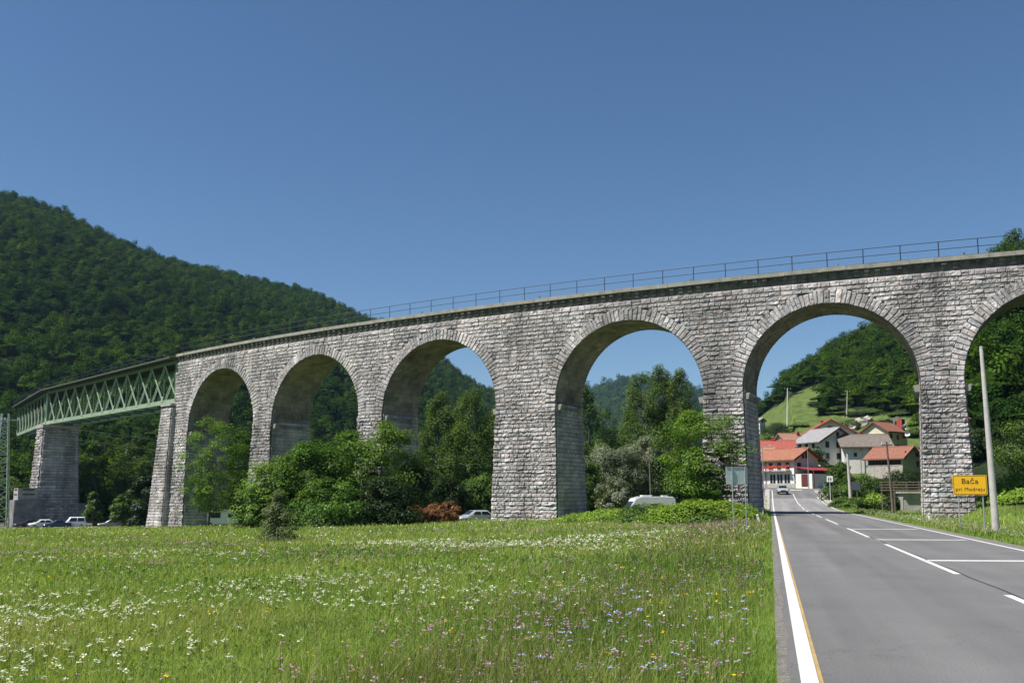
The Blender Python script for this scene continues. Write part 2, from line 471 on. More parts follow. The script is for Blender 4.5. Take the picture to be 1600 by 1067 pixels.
ts = np.arange(-60, 96, 0.6)
for a, c in zip(ts[:-1], ts[1:]):             # a slightly ragged left edge
    ua, uc = [-3.545 - .02 * math.sin(q * 1.7) - .012 * math.sin(q * 4.1) for q in (a, c)]
    edge.add([rp(ua, a), rp(EU, a), rp(EU, c), rp(uc, c)], [(0, 1, 2, 3)])
tag(edge.build('road', M['asphalt']), kind='structure')
strip(-EU, EU, 95.4, 100, 0, 'road_far', M['asphalt'])
strip(-EU, EU, 100, 146, 0, 'road_bridge_surface', M['asphalt_pale'])
strip(-EU, EU, 146, 212, 0, 'road_end', M['asphalt'], fn=bend)
b = MB(); b.add([rp(EU, 160, 0.0), rp(11, 166, 0.1), rp(14, 186, .2), rp(EU, 192, .02), rp(-9, 196, .02), rp(-12, 186, -.02), rp(EU, 172)], [(0, 1, 2, 6), (6, 2, 3), (6, 3, 4, 5)])
b.v = [(x, y, z + .012) for x, y, z in b.v]
tag(b.build('forecourt', M['asphalt']), kind='structure')
strip(-3.66, -3.4, -20, 96, -0.010, 'shoulder_gravel_strip', M['gravel'])
strip(EU - .05, EU + .5, -20, 96, -0.03, 'right_shoulder_gravel_strip', M['gravel'])
# white and yellow paint, a few millimetres proud of the asphalt
wl = MB()
strip(-3.46, -3.31, -20, 170, .006, '', None, mb=wl, fn=bend)
strip(-3.46, -3.31, 170, 196, .006, '', None, mb=wl, fn=bend)
strip(3.42, 3.56, -20, 150, .006, '', None, mb=wl)
for a, c in [(-14, -4), (3.5, 15.4), (19.48, 31.57), (36.96, 47.26), (53.68, 65.6), (71, 79), (83.5, 91), (95, 102), (106, 116), (119, 158)]:
    strip(-.065, .075, a, c, .006, '', None, mb=wl)
strip(-.2, 1.9, 171, 173.2, .02, '', None, mb=wl)
for t in (45.8, 34.6, 23.4):                  # thin cross lines in the oncoming lane
    p = Vector(rp(.12, t, .006)); q = Vector(rp(3.42, t, .006)); q.y += .62; n = Vector((0, .45, 0))
    wl.add([p, q, q + n, p + n], [(0, 1, 2, 3)])
wl_o = tag(wl.build('road_marking', M['white_paint']), kind='structure')
yl = MB(); strip(-3.305, -3.27, -20, 60, .006, '', None, mb=yl)
tag(yl.build('yellow_road_marking', M['yellow_paint']), kind='structure')
cr = MB()
pr = 0
for k, t in enumerate(np.arange(2, 60, .7)):  # the dark seam along the centre
    cr.add([rp(.09 + .02 * math.sin(k), t, .004), rp(.125 + .02 * math.sin(k), t, .004), rp(.125 + .02 * math.sin(k + 1), t + .7, .004), rp(.09 + .02 * math.sin(k + 1), t + .7, .004)], [(0, 1, 2, 3)])
M['seam'] = mat('bitumen_seam', (0.02, 0.02, 0.02), 0.6)
tag(cr.build('bitumen_seam', M['seam']), kind='structure')
# raised pavements on the river bridge
def slab(u0, u1, t0, t1, h, name):
    b = MB(); n = 14
    T = [t0 + (t1 - t0) * i / n for i in range(n + 1)]
    for i in range(n):
        a, c = T[i], T[i + 1]
        vs = [rp(u0, a, -.5), rp(u1, a, -.5), rp(u1, c, -.5), rp(u0, c, -.5), rp(u0, a, h), rp(u1, a, h), rp(u1, c, h), rp(u0, c, h)]
        f = [(4, 5, 6, 7), (0, 1, 5, 4), (1, 2, 6, 5), (3, 0, 4, 7)] if i == 0 else [(4, 5, 6, 7), (1, 2, 6, 5), (3, 0, 4, 7)]
        if i == n - 1: f = f + [(2, 3, 7, 6)]
        b.add(vs, f)
    return tag(b.build(name, M['pavement']), kind='structure')
slab(-5.3, -3.82, 103, 172, .14, 'left_pavement')
slab(3.82, 6.4, 128, 168, .14, 'right_pavement')

# ------------------------------------------------------------------ stone masonry
SA, SB, ZT, ZW = -206.7, -60.0, 21.6, 20.4
ARCH = [(-202.37, -186.80), (-183.08, -167.70), (-164.03, -148.73), (-141.77, -126.73), (-123.12, -108.44), (-105.12, -90.3), (-86.6, -71.9)]
CROWN, RING, BAT = 18.45, 1.15, 0.026
ARC = []
for l, r in ARCH:
    rad = (r - l) / 2
    ARC.append(((l + r) / 2, rad, CROWN - rad))
PIERS = [(SA, ARCH[0][0])] + [(ARCH[i][1], ARCH[i + 1][0]) for i in range(6)] + [(ARCH[6][1], SB)]
def P(s, o, z):
    a = np.asarray(s) / R0
    return np.stack(np.broadcast_arrays(C0[0] + (R0 + o) * np.sin(a), C0[1] - (R0 + o) * np.cos(a), z), -1)
def of(z): return -0.28 + 0.03 * (ZW - z)
def ob(z): return -5.75 - 0.03 * (ZW - z)

def stones(corners, bulge, base, fn, nu=6, nv=5, joint=0.010, seed=1, tone=None, rough=0.33, side=.62, inset=.035):
    """corners (n,4,2): bl br tr tl in the face's own plane; fn(a, b, depth) -> xyz"""
    g = np.random.default_rng(seed)
    c = np.asarray(corners, dtype=float); n = len(c)
    cen = c.mean(1, keepdims=True); c = cen + (c - cen) * (1 - joint * 2)
    U = np.array({6: [0, .07, .36, .66, .93, 1], 4: [0, .06, .94, 1], 3: [0, .5, 1]}[nu])[None, None, :]; Vv = np.array({5: [0, .17, .50, .84, 1], 4: [0, .12, .88, 1], 3: [0, .5, 1]}[nv])[None, :, None]
    U = np.broadcast_to(U, (n, nv, nu)).copy(); Vv = np.broadcast_to(Vv, (n, nv, nu)).copy()
    U[:, :, 1:-1] += g.uniform(-.035, .035, (n, nv, nu - 2)); Vv[:, 1:-1, :] += g.uniform(-.05, .05, (n, nv - 2, nu))
    p = (c[:, 0, None, None] * ((1 - U) * (1 - Vv))[..., None] + c[:, 1, None, None] * (U * (1 - Vv))[..., None]
         + c[:, 2, None, None] * (U * Vv)[..., None] + c[:, 3, None, None] * ((1 - U) * Vv)[..., None])
    prof = np.zeros((nv, nu)); prof[1:-1, 1:-1] = 1; prof[1:-1, [0, -1]] = side
    d = prof[None] * bulge[:, None, None] * (1 - rough + 2 * rough * g.random((n, nv, nu)))
    # quarry-faced: each stone leans its own way
    d = d * (1 + (g.uniform(-.5, .5, n)[:, None, None] * (U - .5) + g.uniform(-.6, .5, n)[:, None, None] * (Vv - .5)))
    d = np.maximum(d, 0) + base - (1 - prof[None]) * inset
    X = fn(p[..., 0], p[..., 1], d).reshape(-1, 3)
    i = np.arange(nv * nu).reshape(nv, nu)
    q = np.stack([i[:-1, :-1], i[:-1, 1:], i[1:, 1:], i[1:, :-1]], -1).reshape(-1, 4)
    Qq = (q[None] + (np.arange(n) * nv * nu)[:, None, None]).reshape(-1, 4)
    t = g.normal(1, .105, n) if tone is None else tone
    warm = g.normal(0, .012, n)
    cc = np.stack([.445 * t + warm, .410 * t, .408 * t - warm * .6], -1)
    cc = np.repeat(np.clip(cc, .08, .72), nv * nu, 0) * g.uniform(.9, 1.1, (n * nv * nu, 1))
    return X, Qq, cc
def joinp(parts):
    Vs, Fs, Cs, o = [], [], [], 0
    for v, q, c in parts:
        Vs.append(v); Fs.append(q + o); Cs.append(c); o += len(v)
    return np.concatenate(Vs), [np.concatenate(Fs)], np.concatenate(Cs)
def sheet(A, B, D, fn, col=(.15, .14, .135)):
    """grid A (u) x B (v); fn(a,b) -> xyz"""
    a, b = np.meshgrid(A, B)
    X = fn(a, b).reshape(-1, 3); i = np.arange(a.size).reshape(a.shape)
    q = np.stack([i[:-1, :-1], i[:-1, 1:], i[1:, 1:], i[1:, :-1]], -1).reshape(-1, 4)
    return X, q, np.tile(np.array(col), (len(X), 1))

def stone_material():
    m = bpy.data.materials.new('rock_faced_limestone')
    m.use_nodes = True
    nt = m.node_tree; N = nt.nodes; L = nt.links; b = N['Principled BSDF']
    b.inputs['Roughness'].default_value = 0.92; b.inputs['Specular IOR Level'].default_value = 0.15
    a = N.new('ShaderNodeAttribute'); a.attribute_name = 'Col'
    tc = N.new('ShaderNodeTexCoord')
    def noise(sc, det, vec=None, ro=.6):
        n = N.new('ShaderNodeTexNoise'); n.inputs['Scale'].default_value = sc; n.inputs['Detail'].default_value = det; n.inputs['Roughness'].default_value = ro
        L.new(vec or tc.outputs['Object'], n.inputs['Vector']); return n.outputs['Fac']
    def rng_(x, a0, a1, b0, b1):
        r = N.new('ShaderNodeMapRange'); r.inputs['From Min'].default_value = a0; r.inputs['From Max'].default_value = a1
        r.inputs['To Min'].default_value = b0; r.inputs['To Max'].default_value = b1
        L.new(x, r.inputs['Value']); return r.outputs[0]
    def mul(x, y):
        q = N.new('ShaderNodeMath'); q.operation = 'MULTIPLY'; L.new(x, q.inputs[0]); L.new(y, q.inputs[1]); return q.outputs[0]
    mp = N.new('ShaderNodeMapping'); mp.inputs['Scale'].default_value = (1.0, 1.0, 0.12)
    L.new(tc.outputs['Object'], mp.inputs['Vector'])
    streak = rng_(noise(0.55, 5, mp.outputs[0]), .36, .6, .66, 1.12)       # rain streaks run down the wall
    blot = rng_(noise(0.22, 4), .35, .6, .70, 1.12)                          # large weathered patches
    spot = rng_(noise(4.5, 6, None, .7), .3, .62, .72, 1.13)
    f = mul(mul(streak, blot), spot)
    v = N.new('ShaderNodeVectorMath'); v.operation = 'SCALE'
    L.new(a.outputs['Color'], v.inputs[0]); L.new(f, v.inputs['Scale'])
    L.new(v.outputs[0], b.inputs['Base Color'])
    n2 = N.new('ShaderNodeTexNoise'); n2.inputs['Scale'].default_value = 7; n2.inputs['Detail'].default_value = 7; n2.inputs['Roughness'].default_value = .7
    L.new(tc.outputs['Object'], n2.inputs['Vector'])
    bp = N.new('ShaderNodeBump'); bp.inputs['Strength'].default_value = 0.8; bp.inputs['Distance'].default_value = 0.06
    L.new(n2.outputs['Fac'], bp.inputs['Height']); L.new(bp.outputs[0], b.inputs['Normal'])
    return m
M['stone'] = stone_material()

rows = [-6.0]
rr = random.Random(3)
while rows[-1] < ZW - .3: rows.append(rows[-1] + rr.uniform(.33, .46))
rows[-1] = ZW
rows = np.array(rows)
def opening(i, z, ext):
    sc, rad, zs = ARC[i]
    if z <= zs: return ARCH[i][0] + BAT * (zs - z), ARCH[i][1] - BAT * (zs - z)
    q = (rad + ext) ** 2 - (z - zs) ** 2
    if q <= 0: return None
    return sc - math.sqrt(q), sc + math.sqrt(q)
def solids(z, ext):
    out = []; cur = SA; tags_ = 0
    for i in range(7):
        o = opening(i, z, ext)
        if o is None: continue
        out.append((cur, o[0])); cur = o[1]
    out.append((cur, SB))
    return out
def split_row(a, b, lo, hi, r):
    w = b - a
    if w < .12: return []
    n = max(1, round(w / r.uniform(lo, hi)))
    cuts = [0]
    for _ in range(n): cuts.append(cuts[-1] + r.uniform(.45, 1.6))
    return [a + w * c / cuts[-1] for c in cuts]

front_fn = lambda s, z, d: P(s, of(z) + d, z)
back_fn = lambda s, z, d: P(s, ob(z) - d, z)
viaduct = empty('stone_viaduct', tuple(P(-140.0, 0, -2.0)), 0,
                'long curved stone railway viaduct with seven tall round arches crossing meadow and road', 'viaduct')
IM = None
# masonry stones sorted to the wall above the arches or to the pier below
wall_c, wall_b, pier_c, pier_b = [], [], [[] for _ in PIERS], [[] for _ in PIERS]
rr = random.Random(5)
ZS = sum(a[2] for a in ARC) / 7
for z0, z1 in zip(rows[:-1], rows[1:]):
    zm = (z0 + z1) / 2
    for (a, b) in solids(zm, RING - .03):
        cuts = split_row(a, b, .42, .84, rr)
        for k, (x0, x1) in enumerate(zip(cuts[:-1], cuts[1:])):
            w = [(x0, z0), (x1, z0), (x1, z1), (x0, z1)]
            bl = rr.uniform(.075, .145) * (1.25 if (k in (0, len(cuts) - 2) and zm < ZS) else 1)
            if zm < ZS - .2:
                j = min(range(len(PIERS)), key=lambda q: abs((PIERS[q][0] + PIERS[q][1]) / 2 - (a + b) / 2))
                pier_c[j].append(w); pier_b[j].append(bl)
            elif rr.random() < .10 and z1 - z0 > .42:
                zz = z0 + (z1 - z0) * rr.uniform(.4, .6)
                wall_c += [[(x0, z0), (x1, z0), (x1, zz), (x0, zz)], [(x0, zz), (x1, zz), (x1, z1), (x0, z1)]]; wall_b += [bl * .7, bl * .7]
            else:
                wall_c.append(w); wall_b.append(bl)
def wall_sheets(fn, z0, z1):
    out = []
    cur = SA
    for i in range(7):
        sc, rad, zs = ARC[i]
        A = np.linspace(cur, ARCH[i][0], 6)
        out.append(sheet(A, np.linspace(z0, z1, 4), 0, lambda s, z: fn(s, z, 0.0)))
        th = np.linspace(math.pi, 0, 41)
        sa = sc + rad * np.cos(th); za = zs + rad * np.sin(th)
        lo = fn(sa, za, 0.0); hi = fn(sa, np.full_like(sa, z1), 0.0); n = len(sa)
        k = np.arange(n - 1)
        out.append((np.concatenate([lo, hi]), np.stack([k, k + 1, n + k + 1, n + k], -1), np.tile([.15, .14, .135], (2 * n, 1))))
        # the short upright between this arch's own springing and the mean one
        cur = ARCH[i][1]
    A = np.linspace(cur, SB, 6)
    out.append(sheet(A, np.linspace(z0, z1, 4), 0, lambda s, z: fn(s, z, 0.0)))
    return out
zlow = min(a[2] for a in ARC) - .05
parts = [stones(wall_c, np.array(wall_b), 0.035, front_fn, seed=11)]
parts += wall_sheets(front_fn, zlow, ZW) + wall_sheets(back_fn, zlow, ZW)
parts.append(sheet(np.linspace(SA, SB, 80), np.linspace(0, 1, 2), 0, lambda s, q: P(s, of(ZW) + (ob(ZW) - of(ZW)) * q, ZW + 0 * s)))
ends = np.linspace(-6, ZW, 12)
parts.append(sheet(np.linspace(0, 1, 2), ends, 0, lambda q, z: P(SA + 0 * q, of(z) + (ob(z) - of(z)) * q, z)))
end_c, end_b = [], []
for z0, z1 in zip(rows[:-1], rows[1:]):
    cuts = split_row(-5.7, -.3, .6, 1.0, rr)
    for x0, x1 in zip(cuts[:-1], cuts[1:]): end_c.append([(x0, z0), (x1, z0), (x1, z1), (x0, z1)]); end_b.append(rr.uniform(.04, .1))
parts.append(stones(end_c, np.array(end_b), .03, lambda o, z, d: P(SA - d, o + .01 * (ZW - z), z), seed=12))
v, f, c = joinp(parts)
link('spandrel_wall', np_mesh('spandrel_wall', v, f, c), M['stone'], viaduct)
# piers: rock-faced front, smoother coursed reveals
for j, (a, b) in enumerate(PIERS):
    zl = ARC[j - 1][2] if j else None; zr = ARC[j][2] if j < 7 else None
    L_ = (lambda z, a=a, zl=zl: a - BAT * (zl - z)) if j else (lambda z, a=a: a + 0 * z)
    R_ = (lambda z, b=b, zr=zr: b + BAT * (zr - z)) if j < 7 else (lambda z, b=b: b + 0 * z)
    ztop = min(x for x in (zl, zr) if x is not None)
    parts = []
    if pier_c[j]: parts.append(stones(pier_c[j], np.array(pier_b[j]) * 1.3, .035, front_fn, seed=20 + j))
    zz = np.linspace(-6, zlow, 6)
    for fn in (front_fn, back_fn):
        parts.append(sheet(np.linspace(0, 1, 4), zz, 0, lambda q, z: fn(L_(z) + (R_(z) - L_(z)) * q, z, 0.0)))
    for side, ed, zt_ in ((1, R_, zr), (-1, L_, zl)):
        if zt_ is None: continue
        zq = np.linspace(-6, zt_, 8)
        parts.append(sheet(np.linspace(0, 1, 3), zq, 0, lambda q, z: P(ed(z), of(z) + (ob(z) - of(z)) * q, z)))
        cc, bb = [], []
        for z0, z1 in zip(rows[:-1], rows[1:]):
            if z1 > zt_ + .1: break
            cuts = split_row(0.0, 1.0, .11, .2, rr)
            for x0, x1 in zip(cuts[:-1], cuts[1:]):
                cc.append([(x0, z0), (x1, z0), (x1, z1), (x0, z1)]); bb.append(rr.uniform(.025, .07))
        parts.append(stones(cc, np.array(bb), .03, lambda q, z, d: P(ed(z) + side * d, of(z) + (ob(z) - of(z)) * q, z), seed=40 + j * 2 + side, nu=4, nv=4, inset=.035, joint=.008, rough=.3))
    v, f, c = joinp(parts)
    link('pier', np_mesh('pier', v, f, c), M['stone'], viaduct)
# arch rings and vaults
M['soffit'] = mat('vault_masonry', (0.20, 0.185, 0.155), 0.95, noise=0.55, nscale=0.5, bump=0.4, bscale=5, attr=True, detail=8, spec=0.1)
for i, (sc, rad, zs) in enumerate(ARC):
    cc, bb = [], []
    n = int(math.pi * rad / .40)
    ang = [0.0]
    for _ in range(n): ang.append(ang[-1] + rr.uniform(.75, 1.3))
    ang = [x * math.pi / ang[-1] for x in ang]
    for a0, a1 in zip(ang[:-1], ang[1:]):
        q = rr.random()
        rs = [rad, rad + RING * rr.uniform(.92, 1.1)] if q < .35 else [rad, rad + RING * rr.uniform(.32, .62), rad + RING * rr.uniform(.95, 1.1)]
        for r0, r1 in zip(rs[:-1], rs[1:]):
            cc.append([(r0, a0), (r1, a0), (r1, a1), (r0, a1)]); bb.append(rr.uniform(.05, .12))
    fnr = lambda r, a, d: P(sc - r * np.cos(a), of(zs + r * np.sin(a)) + d, zs + r * np.sin(a))
    parts = [stones(cc, np.array(bb), .075, fnr, seed=70 + i, joint=.014, tone=None)]
    th = np.linspace(0, math.pi, 61)                   # dark bed behind the voussoirs and their return edge at the intrados
    parts.append(sheet(th, np.array([rad, rad + RING]), 0, lambda a, r: fnr(r, a, .03), col=(.13, .12, .115)))
    parts.append(sheet(th, np.array([0., .11]), 0, lambda a, d: fnr(rad + 0 * a, a, d), col=(.2, .19, .18)))
    v, f, c = joinp(parts)
    link('arch_ring', np_mesh('arch_ring', v, f, c), M['stone'], viaduct)
    cc, bb = [], []
    for a0, a1 in zip(np.linspace(0, math.pi, 50)[:-1], np.linspace(0, math.pi, 50)[1:]):
        cuts = split_row(0., 1., .1, .2, rr)
        for x0, x1 in zip(cuts[:-1], cuts[1:]): cc.append([(x0, a0), (x1, a0), (x1, a1), (x0, a1)]); bb.append(.012)
    def fns(q, a, d):
        z = zs + (rad - d) * np.sin(a); return P(sc - (rad - d) * np.cos(a), of(z) + (ob(z) - of(z)) * q, z)
    parts = [stones(cc, np.array(bb), .035, fns, nu=4, nv=4, seed=90 + i, joint=.004, inset=.02, rough=.2)]
    parts.append(sheet(th, np.linspace(0, 1, 3), 0, lambda a, q: fns(q, a, 0.0), col=(.16, .15, .13)))
    v, f, c = joinp(parts)
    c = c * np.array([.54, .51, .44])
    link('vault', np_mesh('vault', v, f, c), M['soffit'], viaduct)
# pale corbel stones and the ledge at each springing
for j, (a, b) in enumerate(PIERS[:7]):
    for side in (1, -1):
        i = j if side > 0 else j - 1
        if i < 0: continue
        zs = ARC[i][2]; e = b if side > 0 else a
        z = zs - .55
        for q in (-.45, -4.9):
            m = MB(); w, h, d = .62, .62, .55
            base = []
            for zz in (-h / 2, h / 2):
                for o in (q + w / 2, q - w / 2):
                    for k, dd in ((0, -.1), (1, d)):
                        t = 0.72 if (k and zz < 0) else 1
                        base.append(tuple(P(e + side * (dd * (t if k else 1) + .05), o, z + zz)))
            m.add(base, [(0, 1, 3, 2), (4, 6, 7, 5), (0, 4, 5, 1), (2, 3, 7, 6), (1, 5, 7, 3), (0, 2, 6, 4)])
            m.build('impost_corbel', M['pale_slab'], viaduct, bevel=.06)
        m = MB()
        vs = [tuple(P(e + side * dd, o, z + zz)) for zz in (-.16, .16) for o in (-.8, -4.6) for dd in (.02, .2)]
        m.add(vs, [(0, 1, 3, 2), (4, 6, 7, 5), (0, 4, 5, 1), (2, 3, 7, 6), (1, 5, 7, 3), (0, 2, 6, 4)])
        m.build('impost_ledge', M['concrete_dark'], viaduct)
# cornice: projecting slabs on a row of corbels
def ring_box(m, s0, s1, o0, o1, z0, z1, mi=0):
    vs = [tuple(P(s, o, z)) for z in (z0, z1) for s in (s0, s1) for o in (o0, o1)]
    m.add(vs, [(0, 1, 3, 2), (4, 6, 7, 5), (0, 4, 5, 1), (2, 3, 7, 6), (1, 5, 7, 3), (0, 2, 6, 4)], mi)
m = MB(); s = SA
while s < SB - .1:
    w = min(rr.uniform(1.5, 2.2), SB - s)
    dz, do = rr.uniform(-.015, .015), rr.uniform(-.03, .03)
    ring_box(m, s + .008, s + w - .008, do, -.95, ZT - .36 + dz, ZT + dz)
    s += w
m.build('cornice', M['pale_slab'], viaduct)
m = MB()
s = SA
while s < SB - .1:                                       # the far side too
    ring_box(m, s + .008, s + 1.9, -5.1, -6.05, ZT - .36, ZT); s += 1.91
m.build('cornice', M['pale_slab'], viaduct)
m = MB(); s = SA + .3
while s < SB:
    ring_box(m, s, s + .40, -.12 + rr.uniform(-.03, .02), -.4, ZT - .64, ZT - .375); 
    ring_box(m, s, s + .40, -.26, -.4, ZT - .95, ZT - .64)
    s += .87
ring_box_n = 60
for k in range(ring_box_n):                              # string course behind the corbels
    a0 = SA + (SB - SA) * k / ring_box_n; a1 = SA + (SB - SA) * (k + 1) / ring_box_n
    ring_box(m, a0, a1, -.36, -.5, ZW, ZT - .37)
m.build('corbel_course', M['corbel_stain_shade'], viaduct)
m = MB()
for k in range(ring_box_n):
    a0 = SA + (SB - SA) * k / ring_box_n; a1 = SA + (SB - SA) * (k + 1) / ring_box_n
    ring_box(m, a0, a1, -.95, -5.1, ZW + .02, ZT - .1)
m.build('track_bed', M['gravel'], viaduct)
# railing: slim posts and two rails along the front edge
post_s = np.arange(SA + 1.2, SB, 3.0)
def rail_pts(h, o=-.3): return [tuple(P(x, o, ZT + h)) for x in np.arange(SA, SB + .1, 1.5)]
for s_ in post_s:
    MB().bar(P(s_, -.3, ZT - .02), P(s_, -.3, ZT + 1.42), .06).build('railing_post', M['dark_iron'], viaduct)
for h in (1.40, .74):
    MB().tube(rail_pts(h), .032, 5).build('railing_rail', M['dark_iron'], viaduct)
    MB().tube(rail_pts(h, -5.9), .032, 5).build('railing_rail', M['dark_iron'], viaduct)
# a few stub posts and blocks left on the slabs
for s_ in (-187.5, -158.6, -143.6, -127.7, -114.6, -104.6):
    MB().box(P(s_, -.12, ZT + .12), (.16, .16, .3), taper=.8).build('stub_post', M['concrete_dark'], viaduct)
# bearing pier under the steel truss, standing proud of the last arch
m_c, m_b = [], []
bs0, bs1 = -209.2, -206.2
bz = 14.2
bo = lambda z: .55 + .05 * (bz - z)
bl_ = lambda z: bs0 - .085 * (bz - z)
bparts = []
for z0, z1 in zip(rows[:-1], rows[1:]):
    if z1 > bz: break
    zm = (z0 + z1) / 2
    cuts = split_row(0., 1., .22, .34, rr)
    for x0, x1 in zip(cuts[:-1], cuts[1:]): m_c.append([(x0, z0), (x1, z0), (x1, z1), (x0, z1)]); m_b.append(rr.uniform(.05, .13))
fb = lambda q, z, d: P(bl_(z) + (bs1 - bl_(z)) * q, bo(z) + d, z)
bparts.append(stones(m_c, np.array(m_b), .03, fb, seed=130))
bparts.append(sheet(np.linspace(0, 1, 3), np.linspace(-6, bz, 6), 0, lambda q, z: fb(q, z, 0.0)))
bparts.append(stones(m_c, np.array(m_b) * .6, .03, lambda q, z, d: P(bs1 + .03 + d, bo(z) * (1 - q) + of(z) * q, z), seed=131))
bparts.append(sheet(np.linspace(0, 1, 3), np.linspace(-6, bz, 6), 0, lambda q, z: P(bs1 + .02 + 0 * q, bo(z) * (1 - q) - 1 * q, z)))
bparts.append(sheet(np.linspace(0, 1, 3), np.linspace(-6, bz, 6), 0, lambda q, z: P(bl_(z), bo(z) * (1 - q) - 6.2 * q, z)))
bparts.append(sheet(np.linspace(0, 1, 3), np.linspace(0, 1, 3), 0, lambda q, w: P(bs0 + (bs1 - bs0) * q, .55 * (1 - w) - 6.2 * w, bz + 0 * q)))
v, f, c = joinp(bparts)
link('bearing_pier', np_mesh('bearing_pier', v, f, c), M['stone'], viaduct)
MB().box(P(-207.7, -2.8, bz + .15), (3.0, 7.2, .3), rz=-207.7 / R0).build('bearing_slab', M['concrete'], viaduct, bevel=.03)

for ch in viaduct.children: ch.matrix_parent_inverse = Matrix.Translation(-viaduct.location)

# ------------------------------------------------------------------ steel truss spans and their pier
def at_h(x, y, z):
    r = ray(x, y); q = r * ((z - EYE) / r.z); q.z = z; return q
T0 = Vector(P(-206.75, -.5, 21.0))
T1 = at_h(76.5, 611, 21.0); T2 = at_h(31, 637, 21.0)
TZ1, TZ0 = 21.0, 14.75
def truss(A, B, n, label):
    root = empty('truss_span', (A.x, A.y, TZ0), 0, label, 'truss bridge', 'green steel truss spans of the railway bridge')
    off = Vector((A.x, A.y, TZ0))
    d = (B - A); Lh = Vector((d.x, d.y, 0)).length; d = Vector((d.x, d.y, 0)).normalized()
    nrm = Vector((-d.y, d.x, 0))                     # d points away to the left: this is the far side?
    if nrm.y < 0: nrm = -nrm                         # away from the camera
    def pt(t, z, w): 
        return Vector((A.x, A.y, 0)) + d * t + nrm * w + Vector((0, 0, z)) - off
    pl = Lh / n
    for w in (0, 4.6):
        k = 1 if w == 0 else -1
        MB().bar(pt(0, TZ0 + .3, w), pt(Lh, TZ0 + .3, w), .5, .62, up=(0, 0, 1)).build('bottom_chord', M['truss_pale'], root)
        MB().bar(pt(0, TZ1 - .3, w), pt(Lh, TZ1 - .3, w), .5, .5).build('top_chord', M['truss_green'], root)
        for t in (0.25, Lh - .25):
            MB().bar(pt(t, TZ0 + .6, w), pt(t, TZ1 - .55, w), .55, .6, up=nrm).build('end_post', M['truss_green'], root)
        for i in range(n):
            t0, t1 = i * pl, (i + 1) * pl
            if i: MB().bar(pt(t0, TZ0 + .6, w), pt(t0, TZ1 - .55, w), .14, .14, up=nrm).build('vertical_post', M['truss_green'], root)
            # one flat diagonal and one laced diagonal per panel
            MB().bar(pt(t0 + .2, TZ0 + .55, w - .12 * k), pt(t1 - .2, TZ1 - .5, w - .12 * k), .26, .09, up=nrm).build('diagonal', M['truss_pale'], root)
            p, q = pt(t0 + .2, TZ1 - .5, w + .12 * k), pt(t1 - .2, TZ0 + .55, w + .12 * k)
            m = MB(); e = (q - p).normalized(); sd_ = e.cross(nrm).normalized() * .2
            m.bar(p + sd_, q + sd_, .11, .1, up=nrm); m.bar(p - sd_, q - sd_, .11, .1, up=nrm)
            nl = 11
            for j in range(nl):
                c = p + (q - p) * ((j + .5) / nl)
                m.bar(c - sd_ - e * .14, c + sd_ + e * .14, .06, .05, up=nrm)
            m.build('laced_diagonal', M['truss_pale'], root)
            m = MB(); g = pt(t1, TZ0 + .8, w - .28 * k)
            m.box(g, (.7, .05, .8), rz=math.atan2(d.y, d.x)); m.build('gusset_plate', M['truss_pale'], root)
    m = MB()
    for i in range(n + 1): m.bar(pt(i * pl, TZ0 + .3, .3), pt(i * pl, TZ0 + .3, 4.3), .25, .4)
    for i in range(n):
        m.bar(pt(i * pl, TZ0 + .2, .2), pt((i + 1) * pl, TZ0 + .2, 4.4), .16, .1)
        m.bar(pt(i * pl, TZ0 + .2, 4.4), pt((i + 1) * pl, TZ0 + .2, .2), .16, .1)
    m.build('bottom_bracing', M['truss_green'], root)
    m = MB()
    m.bar(pt(-.1, TZ1 + .06, 2.3), pt(Lh + .1, TZ1 + .06, 2.3), 7.6, .22)
    for i in range(int(Lh / 1.2)): m.bar(pt(i * 1.2, TZ1 - .14, -1.4), pt(i * 1.2, TZ1 - .14, 6.0), .14, .18)
    m.build('deck', M['deck_dark'], root)
    m = MB()
    for w in (-1.35, 5.95):
        for i in range(int(Lh / 2.5) + 1): m.bar(pt(i * 2.5, TZ1 + .15, w), pt(i * 2.5, TZ1 + 1.25, w), .05)
        for h in (1.25, .7): m.bar(pt(0, TZ1 + h, w), pt(Lh, TZ1 + h, w), .045)
    m.build('railing', M['dark_iron'], root)
    return root, d, nrm, Lh
t_near, dN, nN, LN = truss(T0, T1, 12, 'longer green steel truss span between the stone viaduct and the isolated pier')
t_far, dF, nF, LF = truss(T1 + (T2 - T1).normalized() * .4, T2, 9, 'shorter green steel truss span running on beyond the isolated pier')
